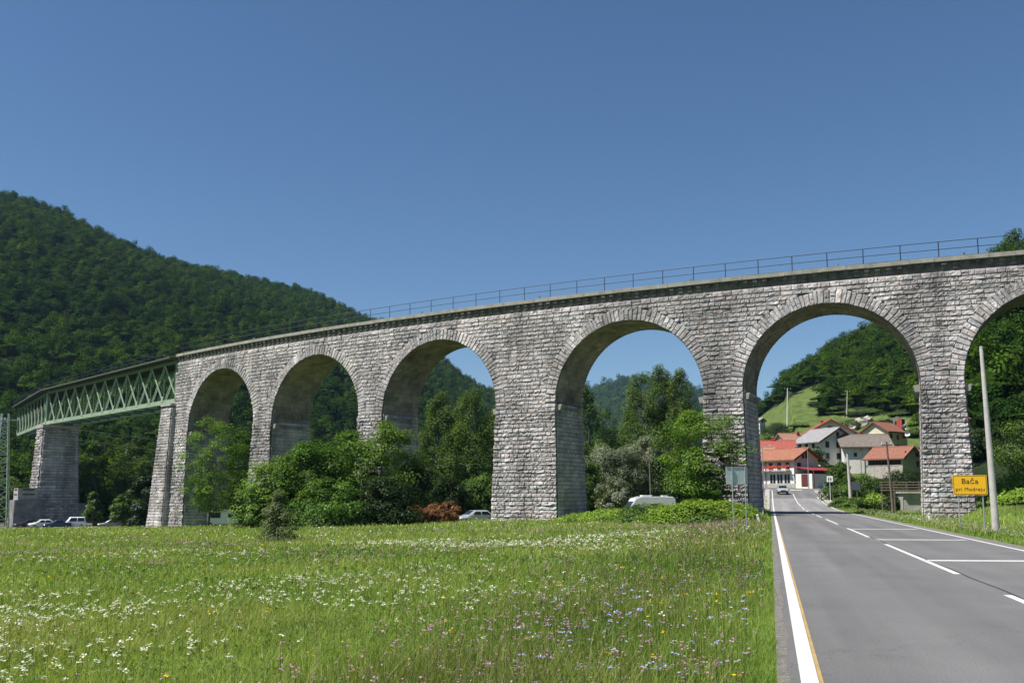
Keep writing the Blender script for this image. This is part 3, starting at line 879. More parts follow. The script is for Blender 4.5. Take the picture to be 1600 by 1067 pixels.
# the isolated pier
def rect_tower(name, cx, cy, dx, dy, rz, z0, z1, bat, bul, seed, parent, lo=.6, hi=1.0):
    """stone tower, dx along its own x, dy along its own y, faces battered"""
    ca, sa = math.cos(rz), math.sin(rz); parts = []; r = random.Random(seed)
    for k in range(4):
        hw, hd = (dx / 2, dy / 2) if k % 2 == 0 else (dy / 2, dx / 2)
        an = k * math.pi / 2
        def fn(q, z, d, hw=hw, hd=hd, an=an):
            g = bat * (z1 - z)
            lx, ly = (hw + g) * (2 * q - 1), -(hd + g) - d
            x = lx * math.cos(an) - ly * math.sin(an); y = lx * math.sin(an) + ly * math.cos(an)
            return np.stack(np.broadcast_arrays(cx + x * ca - y * sa, cy + x * sa + y * ca, z), -1)
        cc, bb = [], []
        z = z0
        while z < z1 - .2:
            h = min(r.uniform(.4, .58), z1 - z)
            cu = split_row(0., 1., lo / (2 * hw), hi / (2 * hw), r)
            for x0, x1 in zip(cu[:-1], cu[1:]): cc.append([(x0, z), (x1, z), (x1, z + h), (x0, z + h)]); bb.append(r.uniform(.05, .14) * bul)
            z += h
        parts.append(stones(cc, np.array(bb), .03, fn, seed=seed + k))
        parts.append(sheet(np.linspace(0, 1, 3), np.linspace(z0, z1, 5), 0, lambda q, z: fn(q, z, 0.0)))
    parts.append(sheet(np.linspace(-1, 1, 2), np.linspace(-1, 1, 2), 0, lambda a, b_: np.stack([cx + a * dx / 2 * ca - b_ * dy / 2 * sa, cy + a * dx / 2 * sa + b_ * dy / 2 * ca, z1 + 0 * a], -1)))
    v, f, c = joinp(parts)
    return link(name, np_mesh(name, v, f, c), M['stone'], parent)
pc = Vector((T1.x, T1.y, 0)) + nN * 2.0 + dN * .2
prz = math.atan2(dN.y, dN.x) + math.pi
gpz = gz(pc.x, pc.y)
tp = empty('truss_pier', (pc.x, pc.y, gpz), prz, 'isolated tall stone pier carrying the two green truss spans', 'bridge pier')
def local_child(o, root):
    o.parent = root; o.matrix_parent_inverse = Matrix.Translation(root.location).to_4x4() @ Euler(root.rotation_euler).to_matrix().to_4x4()
    o.matrix_parent_inverse.invert()
o = rect_tower('pier_shaft', pc.x, pc.y, 3.6, 5.9, prz, -6, TZ0 - .75, .045, 1.7, 160, None); local_child(o, tp)
m = MB(); m.box((0, 0, TZ0 - .4 - gpz), (4.2, 6.5, .6)); m.build('pier_cap', M['concrete'], tp, bevel=.04)
m = MB(); m.box((0, 0, .3 - gpz - 3.3), (5.2, 10.0, 6.6)); m.build('plinth', M['concrete_dark'], tp, bevel=.1)
MB().box((2.3, -4.4, -.7 - gpz), (.8, .9, .7)).build('embrasure', M['plastic'], tp)
bk = at(39, 800, pc.y - 6)
bg = gz(bk.x, bk.y)
bunk = empty('bunker', (bk.x, bk.y, bg), prz, 'grey concrete bunker with a slit beside the isolated pier', 'bunker')
MB().box((0, 0, .9 - bg - 4.2), (3.6, 5.0, 8.5), taper=.9).build('body', M['concrete_dark'], bunk, bevel=.08)
MB().box((0, 0, 1.95 - bg), (2.6, 3.4, 2.1)).build('turret', M['concrete'], bunk, bevel=.05)
for dz in (1.9 - bg, 2.75 - bg):
    MB().box((1.29, 0, dz), (.1, 2.0, .22)).build('slit', M['plastic'], bunk)
    MB().box((0, -1.69, dz), (1.6, .1, .22)).build('slit', M['plastic'], bunk)

# ------------------------------------------------------------------ vegetation
def leaf_quads(Cn, Nn, size, g, aspect=.62):
    n = len(Cn)
    r = g.normal(size=(n, 3))
    Nn = Nn / (np.linalg.norm(Nn, axis=1, keepdims=True) + 1e-9)
    t = np.cross(Nn, r); t /= (np.linalg.norm(t, axis=1, keepdims=True) + 1e-9)
    b = np.cross(Nn, t)
    sz = (np.asarray(size) * np.ones(n))[:, None]
    V = np.stack([Cn - t * sz * .5, Cn - b * sz * aspect * .5 + t * sz * .08, Cn + t * sz * .5, Cn + b * sz * aspect * .5 + t * sz * .08], 1).reshape(-1, 3)
    return V, np.arange(n * 4).reshape(n, 4)

def crown_np(H, Rr, shape, pal, nclump, nleaf, leaf, g, z0=0.0, flat=.75, up=.5, crad=(.26, .42), nrand=.38):
    """clumps of leaves spread through the crown's volume; returns verts, quads, colours and clump centres"""
    cs, rs = [], []
    while len(cs) < nclump:
        u = g.random(); a = g.random() * 2 * math.pi
        if shape == 'round': pr = math.sqrt(max(0, 1 - (2 * u - 1) ** 2)) * (1 if u > .35 else .85)
        elif shape == 'poplar': pr = min(1, (u + .05) * 5) ** .6 * (1 - u ** 3.2) ** .55
        elif shape == 'dome': pr = math.sqrt(max(0, 1 - u ** 2.0))
        elif shape == 'cone': pr = (1 - u) ** .8
        elif shape == 'vase': pr = .35 + .65 * math.sin(min(1, u * 1.15) * math.pi * .72) if u < .93 else .5
        else: pr = 1
        q = math.sqrt(g.uniform(.12, 1.0))
        rr_ = Rr * pr * q * g.uniform(.8, 1.08)
        cr_ = Rr * g.uniform(*crad) * (.68 + .32 * pr)
        cs.append((rr_ * math.cos(a), rr_ * math.sin(a), z0 + u * H)); rs.append(cr_)
    cs = np.array(cs); rs = np.array(rs)
    per = np.maximum(6, (nleaf * rs ** 2 / (rs ** 2).sum()).astype(int))
    k = np.repeat(np.arange(nclump), per); n = len(k)
    d = g.normal(size=(n, 3)); d /= np.linalg.norm(d, axis=1, keepdims=True)
    rad = rs[k] * np.cbrt(g.uniform(.15, 1.25, n))
    pos = cs[k] + d * rad[:, None] * np.array([1, 1, flat])
    pos[:, 2] = np.maximum(pos[:, 2], .05)
    out_ = pos - np.array([0, 0, z0 + H * .4]); out_ = out_ / (np.linalg.norm(out_, axis=1, keepdims=True) + 1e-6)
    nr = d * .6 + out_ * .4 + np.array([0, 0, up]) + g.normal(size=(n, 3)) * nrand
    V, Qd = leaf_quads(pos, nr, leaf * g.uniform(.7, 1.35, n), g)
    pal = np.array(pal)
    ci = g.random(nclump)
    base = pal[0] * (1 - ci[:, None]) + pal[1] * ci[:, None]
    base = base * g.uniform(.75, 1.25, (nclump, 1))
    c = base[k] * g.uniform(.72, 1.28, (n, 1))
    if len(pal) > 2:
        pick = g.random(n) < .05; c[pick] = pal[2]
    return V, Qd, np.repeat(np.clip(c, 0, 1), 4, 0), cs, rs

PAL = {
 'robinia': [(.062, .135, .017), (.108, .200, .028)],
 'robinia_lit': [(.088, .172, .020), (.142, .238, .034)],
 'poplar': [(.072, .125, .022), (.120, .185, .040)],
 'dark': [(.018, .040, .010), (.035, .066, .015)],
 'mid': [(.055, .110, .017), (.100, .168, .030)],
 'willow': [(.15, .18, .115), (.22, .25, .17)],
 'bright': [(.160, .275, .028), (.240, .345, .045)],
 'feather': [(.055, .095, .014), (.090, .130, .022)],
 'grey': [(.095, .130, .050), (.16, .19, .085)],
 'dead': [(.14, .060, .026), (.25, .115, .05), (.06, .09, .02)],
 'spruce': [(.016, .036, .014), (.030, .056, .018)],
}
NT = 0
def tree(name, cat, label, base, H, Rr, shape, pal, nclump=26, nleaf=5000, leaf=.34, group=None, trunk=.14, cz=.18, stems=1, flat=.75, up=.5, rz=None, crad=(.26, .42), bark='bark', squash=None):
    """a tree or shrub: tapered trunk with limbs, crown of leaf clumps"""
    global NT; NT += 1
    g = np.random.default_rng(500 + NT)
    z = gz(base[0], base[1]) if len(base) < 3 else base[2]
    root = empty(name, (base[0], base[1], z - .05), g.random() * 6 if rz is None else rz, label, cat, group)
    V, Qd, c, cs, rs = crown_np(H * (1 - cz) - Rr * .12, Rr, shape, PAL[pal] if isinstance(pal, str) else pal, nclump, nleaf, leaf, g, z0=H * cz, flat=flat, up=up, crad=crad)
    if squash: V = V * np.array(squash)
    link('crown', np_mesh('crown', V, [Qd], c), M['leaf'], root)
    m = MB(); top = H * (.82 if shape in ('poplar', 'cone', 'round') else .6)
    for st in range(stems):
        ox, oy = (0, 0) if stems == 1 else (g.uniform(-.3, .3) * Rr, g.uniform(-.3, .3) * Rr)
        lean = g.normal(size=2) * .05 * H + np.array([ox, oy]) * .6
        pts = [(ox + lean[0] * q + math.sin(q * 5 + st) * .02 * H, oy + lean[1] * q + math.cos(q * 4) * .02 * H, top * q) for q in (0, .25, .5, .75, 1)]
        m.tube(pts, [trunk * 1.25, trunk, trunk * .8, trunk * .55, trunk * .2], 7)
        order = g.permutation(len(cs))[:max(5, int(9 / stems))]
        for k in order:
            e = cs[k]
            q = min(.95, max(.12, (e[2] / top) * .75))
            i = int(q * 4); f_ = q * 4 - i
            p0 = Vector(pts[i]).lerp(Vector(pts[min(i + 1, 4)]), f_)
            mid = p0.lerp(Vector(e), .5) + Vector((0, 0, .03 * H))
            m.tube([p0, mid, Vector(e)], [trunk * .42, trunk * .28, trunk * .08], 5, cap=False)
    o = m.build('trunk', M[bark], root, smooth=True)
    if squash: o.scale = squash
    return root
def copy_thing(root, loc, rz, label, scale=None, group=None):
    c = root.copy(); COL.objects.link(c); c.location = loc; c.rotation_euler = (0, 0, rz); c['label'] = label
    if scale: c.scale = scale if not isinstance(scale, (int, float)) else (scale,) * 3
    if group: c['group'] = group
    for ch in root.children:
        d = ch.copy(); COL.objects.link(d); d.parent = c
        for gch in ch.children:
            e = gch.copy(); COL.objects.link(e); e.parent = d
    return c

# --- the woods on the hills: masses of crowns nobody could count
protos = bpy.data.collections.new('wood_crown_kinds')
for k in range(6):
    g = np.random.default_rng(900 + k)
    bm = bmesh.new(); bmesh.ops.create_icosphere(bm, subdivisions=2, radius=.72)
    for v_ in bm.verts:
        n_ = v_.co.normalized(); v_.co = n_ * (.50 + .12 * math.sin(n_.x * 5 + k) * math.cos(n_.y * 4 + k * 2) + .07 * math.sin(n_.z * 9 + k)); v_.co.z *= 1.1
    cv = np.array([v_.co[:] for v_ in bm.verts]); cf = np.array([[v_.index for v_ in f_.verts] for f_ in bm.faces]); bm.free()
    sh = 'round' if k < 5 else 'cone'
    V, Qd, c, cs, rs = crown_np(1.9, 1.0, sh, [(.030, .066, .013), (.050, .094, .018)], 15, 1700, .125, g, z0=-1.0, crad=(.34, .52), nrand=.22)
    V[:, 2] += .1
    V2 = np.concatenate([cv, V]); C2 = np.concatenate([np.tile([.022, .045, .009], (len(cv), 1)), c])
    me = np_mesh('wood_crown', V2, [cf, Qd + len(cv)], C2)
    me.materials.append(M['forest'])
    o = bpy.data.objects.new('wood_crown', me); protos.objects.link(o)

def wood_points(x0, x1, y0, y1, step, g, test):
    X, Y = np.meshgrid(np.arange(x0, x1, step), np.arange(y0, y1, step))
    X = X.ravel() + g.uniform(-.48, .48, X.size) * step; Y = Y.ravel() + g.uniform(-.48, .48, Y.size) * step
    k = test(X, Y)
    return X[k], Y[k]
def wood(name, X, Y, rad, hgt, g, kind_p=(.2, .2, .2, .2, .2, .0)):
    Z = ground_z(X, Y)
    n = len(X)
    r = rad * np.clip(g.normal(.95, .26, n), .5, 1.55)
    Zc = Z + hgt * r / rad * g.uniform(.85, 1.1, n)
    me = bpy.data.meshes.new(name)
    me.vertices.add(n); me.vertices.foreach_set('co', np.stack([X, Y, Zc], 1).astype(np.float32).ravel())
    kd = g.choice(6, n, p=kind_p)
    a = me.attributes.new('kind', 'INT', 'POINT'); a.data.foreach_set('value', kd.astype(np.int32))
    a = me.attributes.new('turn', 'FLOAT_VECTOR', 'POINT'); a.data.foreach_set('vector', np.stack([g.normal(0, .12, n), g.normal(0, .12, n), g.uniform(0, 6.28, n)], 1).astype(np.float32).ravel())
    a = me.attributes.new('size', 'FLOAT_VECTOR', 'POINT')
    zs_ = g.uniform(.95, 1.45, n) * np.where(kd == 5, 1.5, 1); a.data.foreach_set('vector', np.stack([r, r, r * zs_], 1).astype(np.float32).ravel())
    o = tag(link(name, me), kind='stuff')
    ng = bpy.data.node_groups.new(name + '_scatter', 'GeometryNodeTree')
    ng.interface.new_socket('Geometry', in_out='INPUT', socket_type='NodeSocketGeometry')
    ng.interface.new_socket('Geometry', in_out='OUTPUT', socket_type='NodeSocketGeometry')
    N = ng.nodes; L = ng.links
    gi = N.new('NodeGroupInput'); go = N.new('NodeGroupOutput')
    ip = N.new('GeometryNodeInstanceOnPoints'); ci = N.new('GeometryNodeCollectionInfo')
    ci.inputs['Collection'].default_value = protos
    ci.inputs['Separate Children'].default_value = True; ci.inputs['Reset Children'].default_value = True
    def at_(nm, ty):
        q = N.new('GeometryNodeInputNamedAttribute'); q.data_type = ty; q.inputs['Name'].default_value = nm
        return q.outputs['Attribute']
    L.new(gi.outputs[0], ip.inputs['Points']); L.new(ci.outputs[0], ip.inputs['Instance'])
    ip.inputs['Pick Instance'].default_value = True
    L.new(at_('kind', 'INT'), ip.inputs['Instance Index'])
    L.new(at_('turn', 'FLOAT_VECTOR'), ip.inputs['Rotation'])
    L.new(at_('size', 'FLOAT_VECTOR'), ip.inputs['Scale'])
    L.new(ip.outputs[0], go.inputs[0])
    md = o.modifiers.new('scatter', 'NODES'); md.node_group = ng
    return o
g = np.random.default_rng(77)
def slope_test(smin, smax, ymax_fn, clear=True, hmin=1.5):
    def t(X, Y):
        s = X / np.maximum(Y, 1); Z = ground_z(X, Y); h = hill(X, Y)
        ok = (s > smin) & (s < smax) & (h > hmin)
        px, py = img_xy(X, Y, Z)
        if clear: ok &= ~((Y < 420) & (X > 30) & in_poly(px, py, CLEAR))
        return ok
    return t
# left mountain
X, Y = wood_points(-760, 60, 225, 460, 6.4, g, slope_test(-.72, .10, None, hmin=.6))
wood('valley_forest', X, Y, 4.5, 3.4, g)
X, Y = wood_points(-900, 130, 460, 1260, 7.0, g, slope_test(-.68, .115, None))
wood('mountain_forest', X, Y, 4.7, 3.4, g)
# lower wood at the foot, behind the truss and the left arches
X, Y = wood_points(-190, 5, 196, 262, 6.0, g, lambda X, Y: (X / Y < -.02) & (Y > 205 - .0 * X) & (hill(X, Y) < 8))
wood('valley_floor_forest', X, Y, 4.2, 5.5, g)
X, Y = wood_points(-30, 130, 300, 900, 9.0, g, lambda X, Y: (X / Y > -.06) & (X / Y < .235) & (ground_z(X, Y) < 30))
wood('plain_forest', X, Y, 4.0, 3.8, g)
# far blue hill
X, Y = wood_points(-60, 800, 1350, 2700, 20, g, slope_test(.0, .30, None, clear=False))
wood('far_forest', X, Y, 12.5, 8.0, g)
# hill above the village and the spur beside the road
X, Y = wood_points(70, 420, 225, 640, 4.8, g, slope_test(.235, .50, None, hmin=6))
wood('hill_forest', X, Y, 3.3, 2.6, g)
X, Y = wood_points(60, 330, 118, 460, 6.0, g, slope_test(.468, .78, None, clear=False, hmin=7))
wood('spur_forest', X, Y, 3.8, 3.6, g)

# --- single trees and shrubs, each a thing of its own
def px(x, Y): return (at(x, 700, Y).x, Y)
def hgt(x, y, Y): return at(x, y, Y).z - gz(*px(x, Y))
GA = 'acacias in front of the viaduct'
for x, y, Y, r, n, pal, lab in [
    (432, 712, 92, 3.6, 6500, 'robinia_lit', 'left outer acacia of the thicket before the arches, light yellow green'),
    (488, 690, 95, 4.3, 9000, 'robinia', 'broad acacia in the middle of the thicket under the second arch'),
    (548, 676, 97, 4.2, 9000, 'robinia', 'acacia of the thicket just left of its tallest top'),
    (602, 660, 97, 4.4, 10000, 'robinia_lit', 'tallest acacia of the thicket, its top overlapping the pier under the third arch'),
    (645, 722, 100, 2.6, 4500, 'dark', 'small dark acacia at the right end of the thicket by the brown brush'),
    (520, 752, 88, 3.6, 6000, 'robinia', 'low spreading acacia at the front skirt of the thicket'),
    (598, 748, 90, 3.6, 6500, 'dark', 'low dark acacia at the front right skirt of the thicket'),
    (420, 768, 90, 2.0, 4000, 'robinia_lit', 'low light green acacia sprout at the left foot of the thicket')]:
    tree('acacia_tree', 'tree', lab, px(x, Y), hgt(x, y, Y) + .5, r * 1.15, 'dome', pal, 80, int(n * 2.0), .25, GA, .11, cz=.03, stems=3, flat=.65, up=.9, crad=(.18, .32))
tree('locust_tree', 'tree', 'thin feathery tree with see-through crown in front of the first arch', px(334, 122), hgt(334, 650, 122), 4.8, 'vase', 'robinia_lit', 130, 17000, .21, None, .12, cz=.17, flat=.6, up=1.0, crad=(.13, .24))
tree('locust_tree', 'tree', 'leaning yellowish tree partly hiding the second pier of the viaduct', px(380, 132), hgt(380, 672, 132), 2.6, 'vase', 'robinia_lit', 24, 2600, .32, None, .1, cz=.3, flat=.4, up=.9, crad=(.2, .34))
tree('locust_tree', 'tree', 'young acacia with long drooping sprays before the roadside pier', px(1098, 79), hgt(1098, 640, 79), 3.5, 'vase', 'robinia_lit', 130, 20000, .20, None, .09, cz=.04, flat=.7, up=1.1, crad=(.16, .3))
tree('locust_tree', 'tree', 'low leafy acacia shoot beside the roadside pier, right of the young acacia', px(1130, 77), hgt(1130, 688, 77), 1.7, 'vase', 'robinia', 20, 1800, .24, None, .06, cz=.1, flat=.3, up=1.1, crad=(.2, .36))
tree('shrub', 'shrub', 'lone grey green sapling shrub standing in the meadow before the thicket', px(438, 52), hgt(438, 764, 52), 1.25, 'cone', 'grey', 60, 6500, .11, None, .03, cz=.02, stems=5, up=.6)
GP = 'poplars behind the viaduct'
for x, y, Y, r, n, pal, lab in [
    (688, 618, 150, 3.4, 6000, 'poplar', 'poplar seen in the third arch, left one of the pair'),
    (740, 612, 146, 3.6, 6500, 'poplar', 'poplar seen in the third arch, close to the wide pier'),
    (716, 668, 138, 3.2, 4500, 'mid', 'shorter leafy poplar between and before the pair in the third arch'),
    (778, 640, 160, 3.4, 4000, 'poplar', 'poplar half hidden behind the wide pier'),
    (912, 598, 150, 2.9, 5000, 'poplar', 'slim poplar rising beside the wide pier in the fourth arch'),
    (948, 642, 165, 2.8, 3800, 'mid', 'shorter poplar between the slim poplar and the big group'),
    (1006, 580, 160, 3.6, 7500, 'poplar', 'big poplar of the fourth arch with the leftmost of the high tops'),
    (1034, 576, 164, 3.4, 7000, 'poplar', 'middle high poplar in the fourth arch'),
    (1062, 580, 160, 3.4, 7000, 'poplar', 'right high poplar in the fourth arch'),
    (985, 648, 152, 3.4, 5000, 'poplar', 'lower poplar at the left foot of the high group'),
    ]:
    tree('poplar_tree', 'tree', lab, px(x, Y), hgt(x, y, Y) + .5, r * 1.22, 'poplar', pal, 130, int(n * 3.4), .29, GP, .2, cz=.04, flat=1.3, up=.7, crad=(.17, .32))
GR = 'broadleaf trees behind the viaduct'
for x, y, Y, r, n, pal, lab in [
    (960, 690, 136, 4.2, 6000, 'willow', 'silvery grey willow left of the wooden pole, fourth arch'),
    (1012, 682, 140, 4.0, 6000, 'willow', 'silvery grey willow behind the wooden pole, fourth arch'),
    (958, 745, 122, 2.3, 3000, 'willow', 'small grey willow bush left of the white van'),
    (1074, 640, 138, 4.6, 6500, 'mid', 'round green tree left of the roadside pier behind the willows'),
    (918, 720, 128, 2.6, 3500, 'mid', 'bushy green tree at the right foot of the wide pier'),
    (925, 690, 158, 4.0, 4500, 'dark', 'dark tree behind the bushy one at the foot of the wide pier'),
    (1060, 722, 126, 3.0, 3500, 'dark', 'dark shaded tree between the pole and the roadside pier'),
    (668, 700, 142, 3.2, 4000, 'dark', 'dark tree behind the right end of the thicket'),
    (755, 735, 134, 3.0, 4500, 'mid', 'low full tree behind the silver car'),
    (700, 742, 132, 3.0, 4500, 'dark', 'low dark tree behind the brown brush'),
    (630, 700, 150, 3.5, 4000, 'mid', 'leafy tree partly behind the third pier'),
    (520, 690, 165, 4.8, 5000, 'dark', 'dark tree seen low in the second arch'),
    (470, 660, 185, 5.0, 5000, 'mid', 'green tree seen in the left of the second arch'),
    (375, 690, 175, 4.6, 5000, 'dark', 'dark tree seen low in the first arch'),
    (1215, 660, 300, 5.6, 5000, 'dark', 'dark round tree alone on the green slope above the village'),
    ]:
    tree('broadleaf_tree', 'tree', lab, px(x, Y), hgt(x, y, Y), r * 1.08, 'round', pal, 60, int(n * 2.8), .27, GR, .2, cz=.03, flat=.8, crad=(.2, .36))
GL = 'trees at the foot of the truss'
for x, y, Y, r, n, pal, lab, nm, shp in [
    (232, 744, 146, 3.4, 5500, 'spruce', 'dark spreading bush tree left of the first arch', 'broadleaf_tree', 'dome'),
    (196, 772, 158, 2.2, 3000, 'mid', 'small light shrub between the isolated pier and the dark bush tree', 'broadleaf_tree', 'dome'),
    (152, 762, 170, 2.2, 3000, 'mid', 'upright shrub just right of the isolated pier', 'broadleaf_tree', 'cone'),
    (165, 690, 195, 5.0, 5000, 'dark', 'big dark tree under the truss near the isolated pier', 'broadleaf_tree', 'round'),
    (225, 680, 190, 5.0, 5000, 'dark', 'big dark tree under the truss near the first arch', 'broadleaf_tree', 'round'),
    (18, 742, 175, 3.6, 4000, 'mid', 'leafy tree by the lattice pylon at the left edge', 'broadleaf_tree', 'round'),
    ]:
    tree(nm, 'tree', lab, px(x, Y), hgt(x, y, Y), r, shp, pal, 34, n, .42, GL, .18, cz=.06)
# bramble mounds by the road
GB = 'bramble mounds before the roadside pier'
for x, y, Y, r, n, pal, lab in [
    (915, 802, 76, 1.7, 3500, 'bright', 'low bright bramble mound at the foot of the wide pier'),
    (962, 796, 72, 2.0, 4800, 'bright', 'low bright bramble mound below the white van'),
    (1014, 786, 68, 1.9, 4800, 'mid', 'darker bramble bush between the bright mounds'),
    (1080, 781, 60, 2.1, 8500, 'bright', 'large bright bramble mound left of the sign back'),
    (1128, 784, 60, 1.7, 6500, 'bright', 'bright bramble mound right behind the sign back'),
    (1106, 801, 57, 1.0, 2600, 'mid', 'dark leafy patch at the front of the large bramble mound')]:
    tree('bramble_bush', 'bush', lab, px(x, Y), hgt(x, y, Y) + .12, r * 1.1, 'dome', pal, 60, int(n * 1.7), .14, GB, .03, cz=.02, stems=4, flat=.6, up=.9, crad=(.24, .4), squash=(1.3, 1.0, 1.0), rz=0)
GD = 'dead brown brush by the silver car'
for x, y, Y, r, n, lab in [(655, 786, 93, 1.9, 3200, 'rusty brown dead brush pile at the left'), (684, 786, 93, 1.7, 2800, 'rusty brown dead brush pile in the middle'), (702, 783, 92, 1.4, 2400, 'tall upright brown dead brush next to the silver car')]:
    tree('dead_brush', 'brush', lab + ', under the third arch', px(x, Y), hgt(x, y, Y), r, 'dome', 'dead', 24, n, .2, GD, .03, cz=.02, stems=5, flat=.7)
# the right-hand edge below the spur
GE = 'bushes on the right of the road'
for x, y, Y, r, n, pal, lab in [
    (1590, 740, 82, 2.6, 4500, 'bright', 'bright bush at the right edge behind the concrete pole'),
    (1568, 775, 76, 1.7, 3500, 'bright', 'low bright bush right of the concrete pole'),
    (1612, 760, 70, 2.4, 4500, 'bright', 'bright bush cut by the right edge of the view'),
    (1592, 655, 104, 3.4, 5000, 'mid', 'sunlit leafy tree at the right edge above the bushes'),
    (1556, 735, 98, 2.4, 4000, 'dark', 'dark bush just right of the concrete pole'),
    (1535, 745, 104, 2.6, 4000, 'dark', 'dark bush behind the yellow place sign')]:
    tree('roadside_bush', 'bush', lab, px(x, Y), hgt(x, y, Y), r, 'round' if r > 3 else 'dome', pal, 34, n, .24, GE, .06, cz=.03, stems=3)
for x, y, Y, r, n in [(1545, 668, 122, 4.0, 4500), (1580, 640, 128, 4.4, 4500), (1525, 700, 126, 3.6, 4000), (1612, 690, 112, 4.2, 4500)]:
    tree('broadleaf_tree', 'tree', {1545: 'dark tree below the red roof right of the last pier', 1580: 'dark tree right of the concrete pole on the wooded slope', 1525: 'dark tree hugging the right side of the last pier', 1612: 'dark tree cut by the right edge of the view'}[x], px(x, Y), hgt(x, y, Y), r, 'round', 'dark', 34, n, .4, 'dark trees below the spur', .2, cz=.06)
# gardens of the village
GV = 'bushes in the village'
for x, y, Y, r, n, pal, lab in [
    (1303, 728, 138, 2.4, 4000, 'mid', 'garden bush right of the blue sign'),
    (1325, 742, 134, 2.2, 3500, 'mid', 'garden bush in front of the concrete pole'),
    (1352, 738, 136, 3.0, 4500, 'mid', 'wide garden bush below the barn'),
    (1378, 748, 130, 2.8, 4000, 'dark', 'dark garden bush left of the wooden pole'),
    (1405, 732, 150, 3.6, 5500, 'dark', 'round dark tree below the stone house'),
    (1430, 734, 152, 3.4, 5000, 'dark', 'round dark tree touching the last pier'),
    (1362, 770, 112, 1.8, 3500, 'bright', 'bright clipped bush in front of the dark garden'),
    (1335, 776, 112, 1.5, 3000, 'mid', 'low hedge bush by the road bend'),
    (1312, 776, 116, 1.4, 2600, 'mid', 'low hedge bush at the road edge'),
    (1390, 776, 108, 1.8, 3000, 'dark', 'dark hedge bush behind the wooden pole'),
    (1408, 762, 112, 1.8, 3000, 'dark', 'dark hedge bush left of the terrace'),
    (1276, 695, 214, 2.2, 2600, 'mid', 'climbing bush on the grey roofed house'),
    (1314, 722, 190, 2.6, 3000, 'mid', 'garden tree between balcony house and barn'),
    (1292, 724, 192, 2.0, 2400, 'dark', 'garden tree behind the lean-to roof'),
    (1200, 672, 250, 4.6, 5000, 'mid', 'leafy tree above the long red roof, beside the pier'),
    (1222, 676, 262, 4.2, 4000, 'mid', 'leafy tree above the long red roof, right of the other'),
    (1250, 668, 290, 3.0, 2500, 'mid', 'small bush on the green slope over the brown roof'),
    (1345, 664, 292, 3.6, 3200, 'mid', 'bush on the slope above the barn roof'),
    (1366, 640, 300, 4.2, 3600, 'mid', 'tree on the slope below the ruin'),
    (1330, 655, 284, 3.2, 2800, 'grey', 'pale scrub bush among rocks over the red roof'),
    (1425, 655, 288, 3.2, 2800, 'dark', 'dark tall shrub on the slope beside the last pier'),
    (1280, 628, 322, 3.6, 3000, 'dark', 'dark bush at the upper edge of the clearing'),
    (1300, 640, 312, 4.0, 3200, 'mid', 'tree at the right edge of the clearing'),
    (1318, 650, 306, 3.6, 3000, 'mid', 'tree by the utility pole on the slope'),
    (1383, 748, 188, 3.2, 4200, 'mid', 'wide leafy bush hiding the foot of the stone based house'),
    (1415, 742, 186, 3.2, 4200, 'dark', 'dark leafy bush under the gable of the stone based house'),
    (1318, 662, 270, 2.6, 2600, 'mid', 'leafy bush just above the ridge of the high red gable, left of the pale rocks'),
    (1362, 662, 268, 2.6, 2600, 'mid', 'leafy bush right of the pale rocks over the old brown roof'),
    (1388, 655, 282, 3.2, 3000, 'dark', 'dark bush on the slope directly over the cream gabled house'),
    (1408, 648, 290, 3.6, 3200, 'mid', 'tree on the slope above the red brick tower'),
    (1432, 668, 262, 3.0, 2800, 'mid', 'bush on the slope between the red brick tower and the last pier'),
    (1340, 644, 300, 3.4, 3000, 'dark', 'dark bush at the wood edge above the pale rocks'),
    (1440, 700, 240, 3.6, 3200, 'mid', 'garden tree touching the last pier beside the red house'),
    ]:
    tree('garden_bush', 'bush', lab, px(x, Y), hgt(x, y, Y), r, 'dome', pal, 44, int(n * 1.6), .24 if Y < 160 else .36, GV, .07, cz=.04, stems=2)

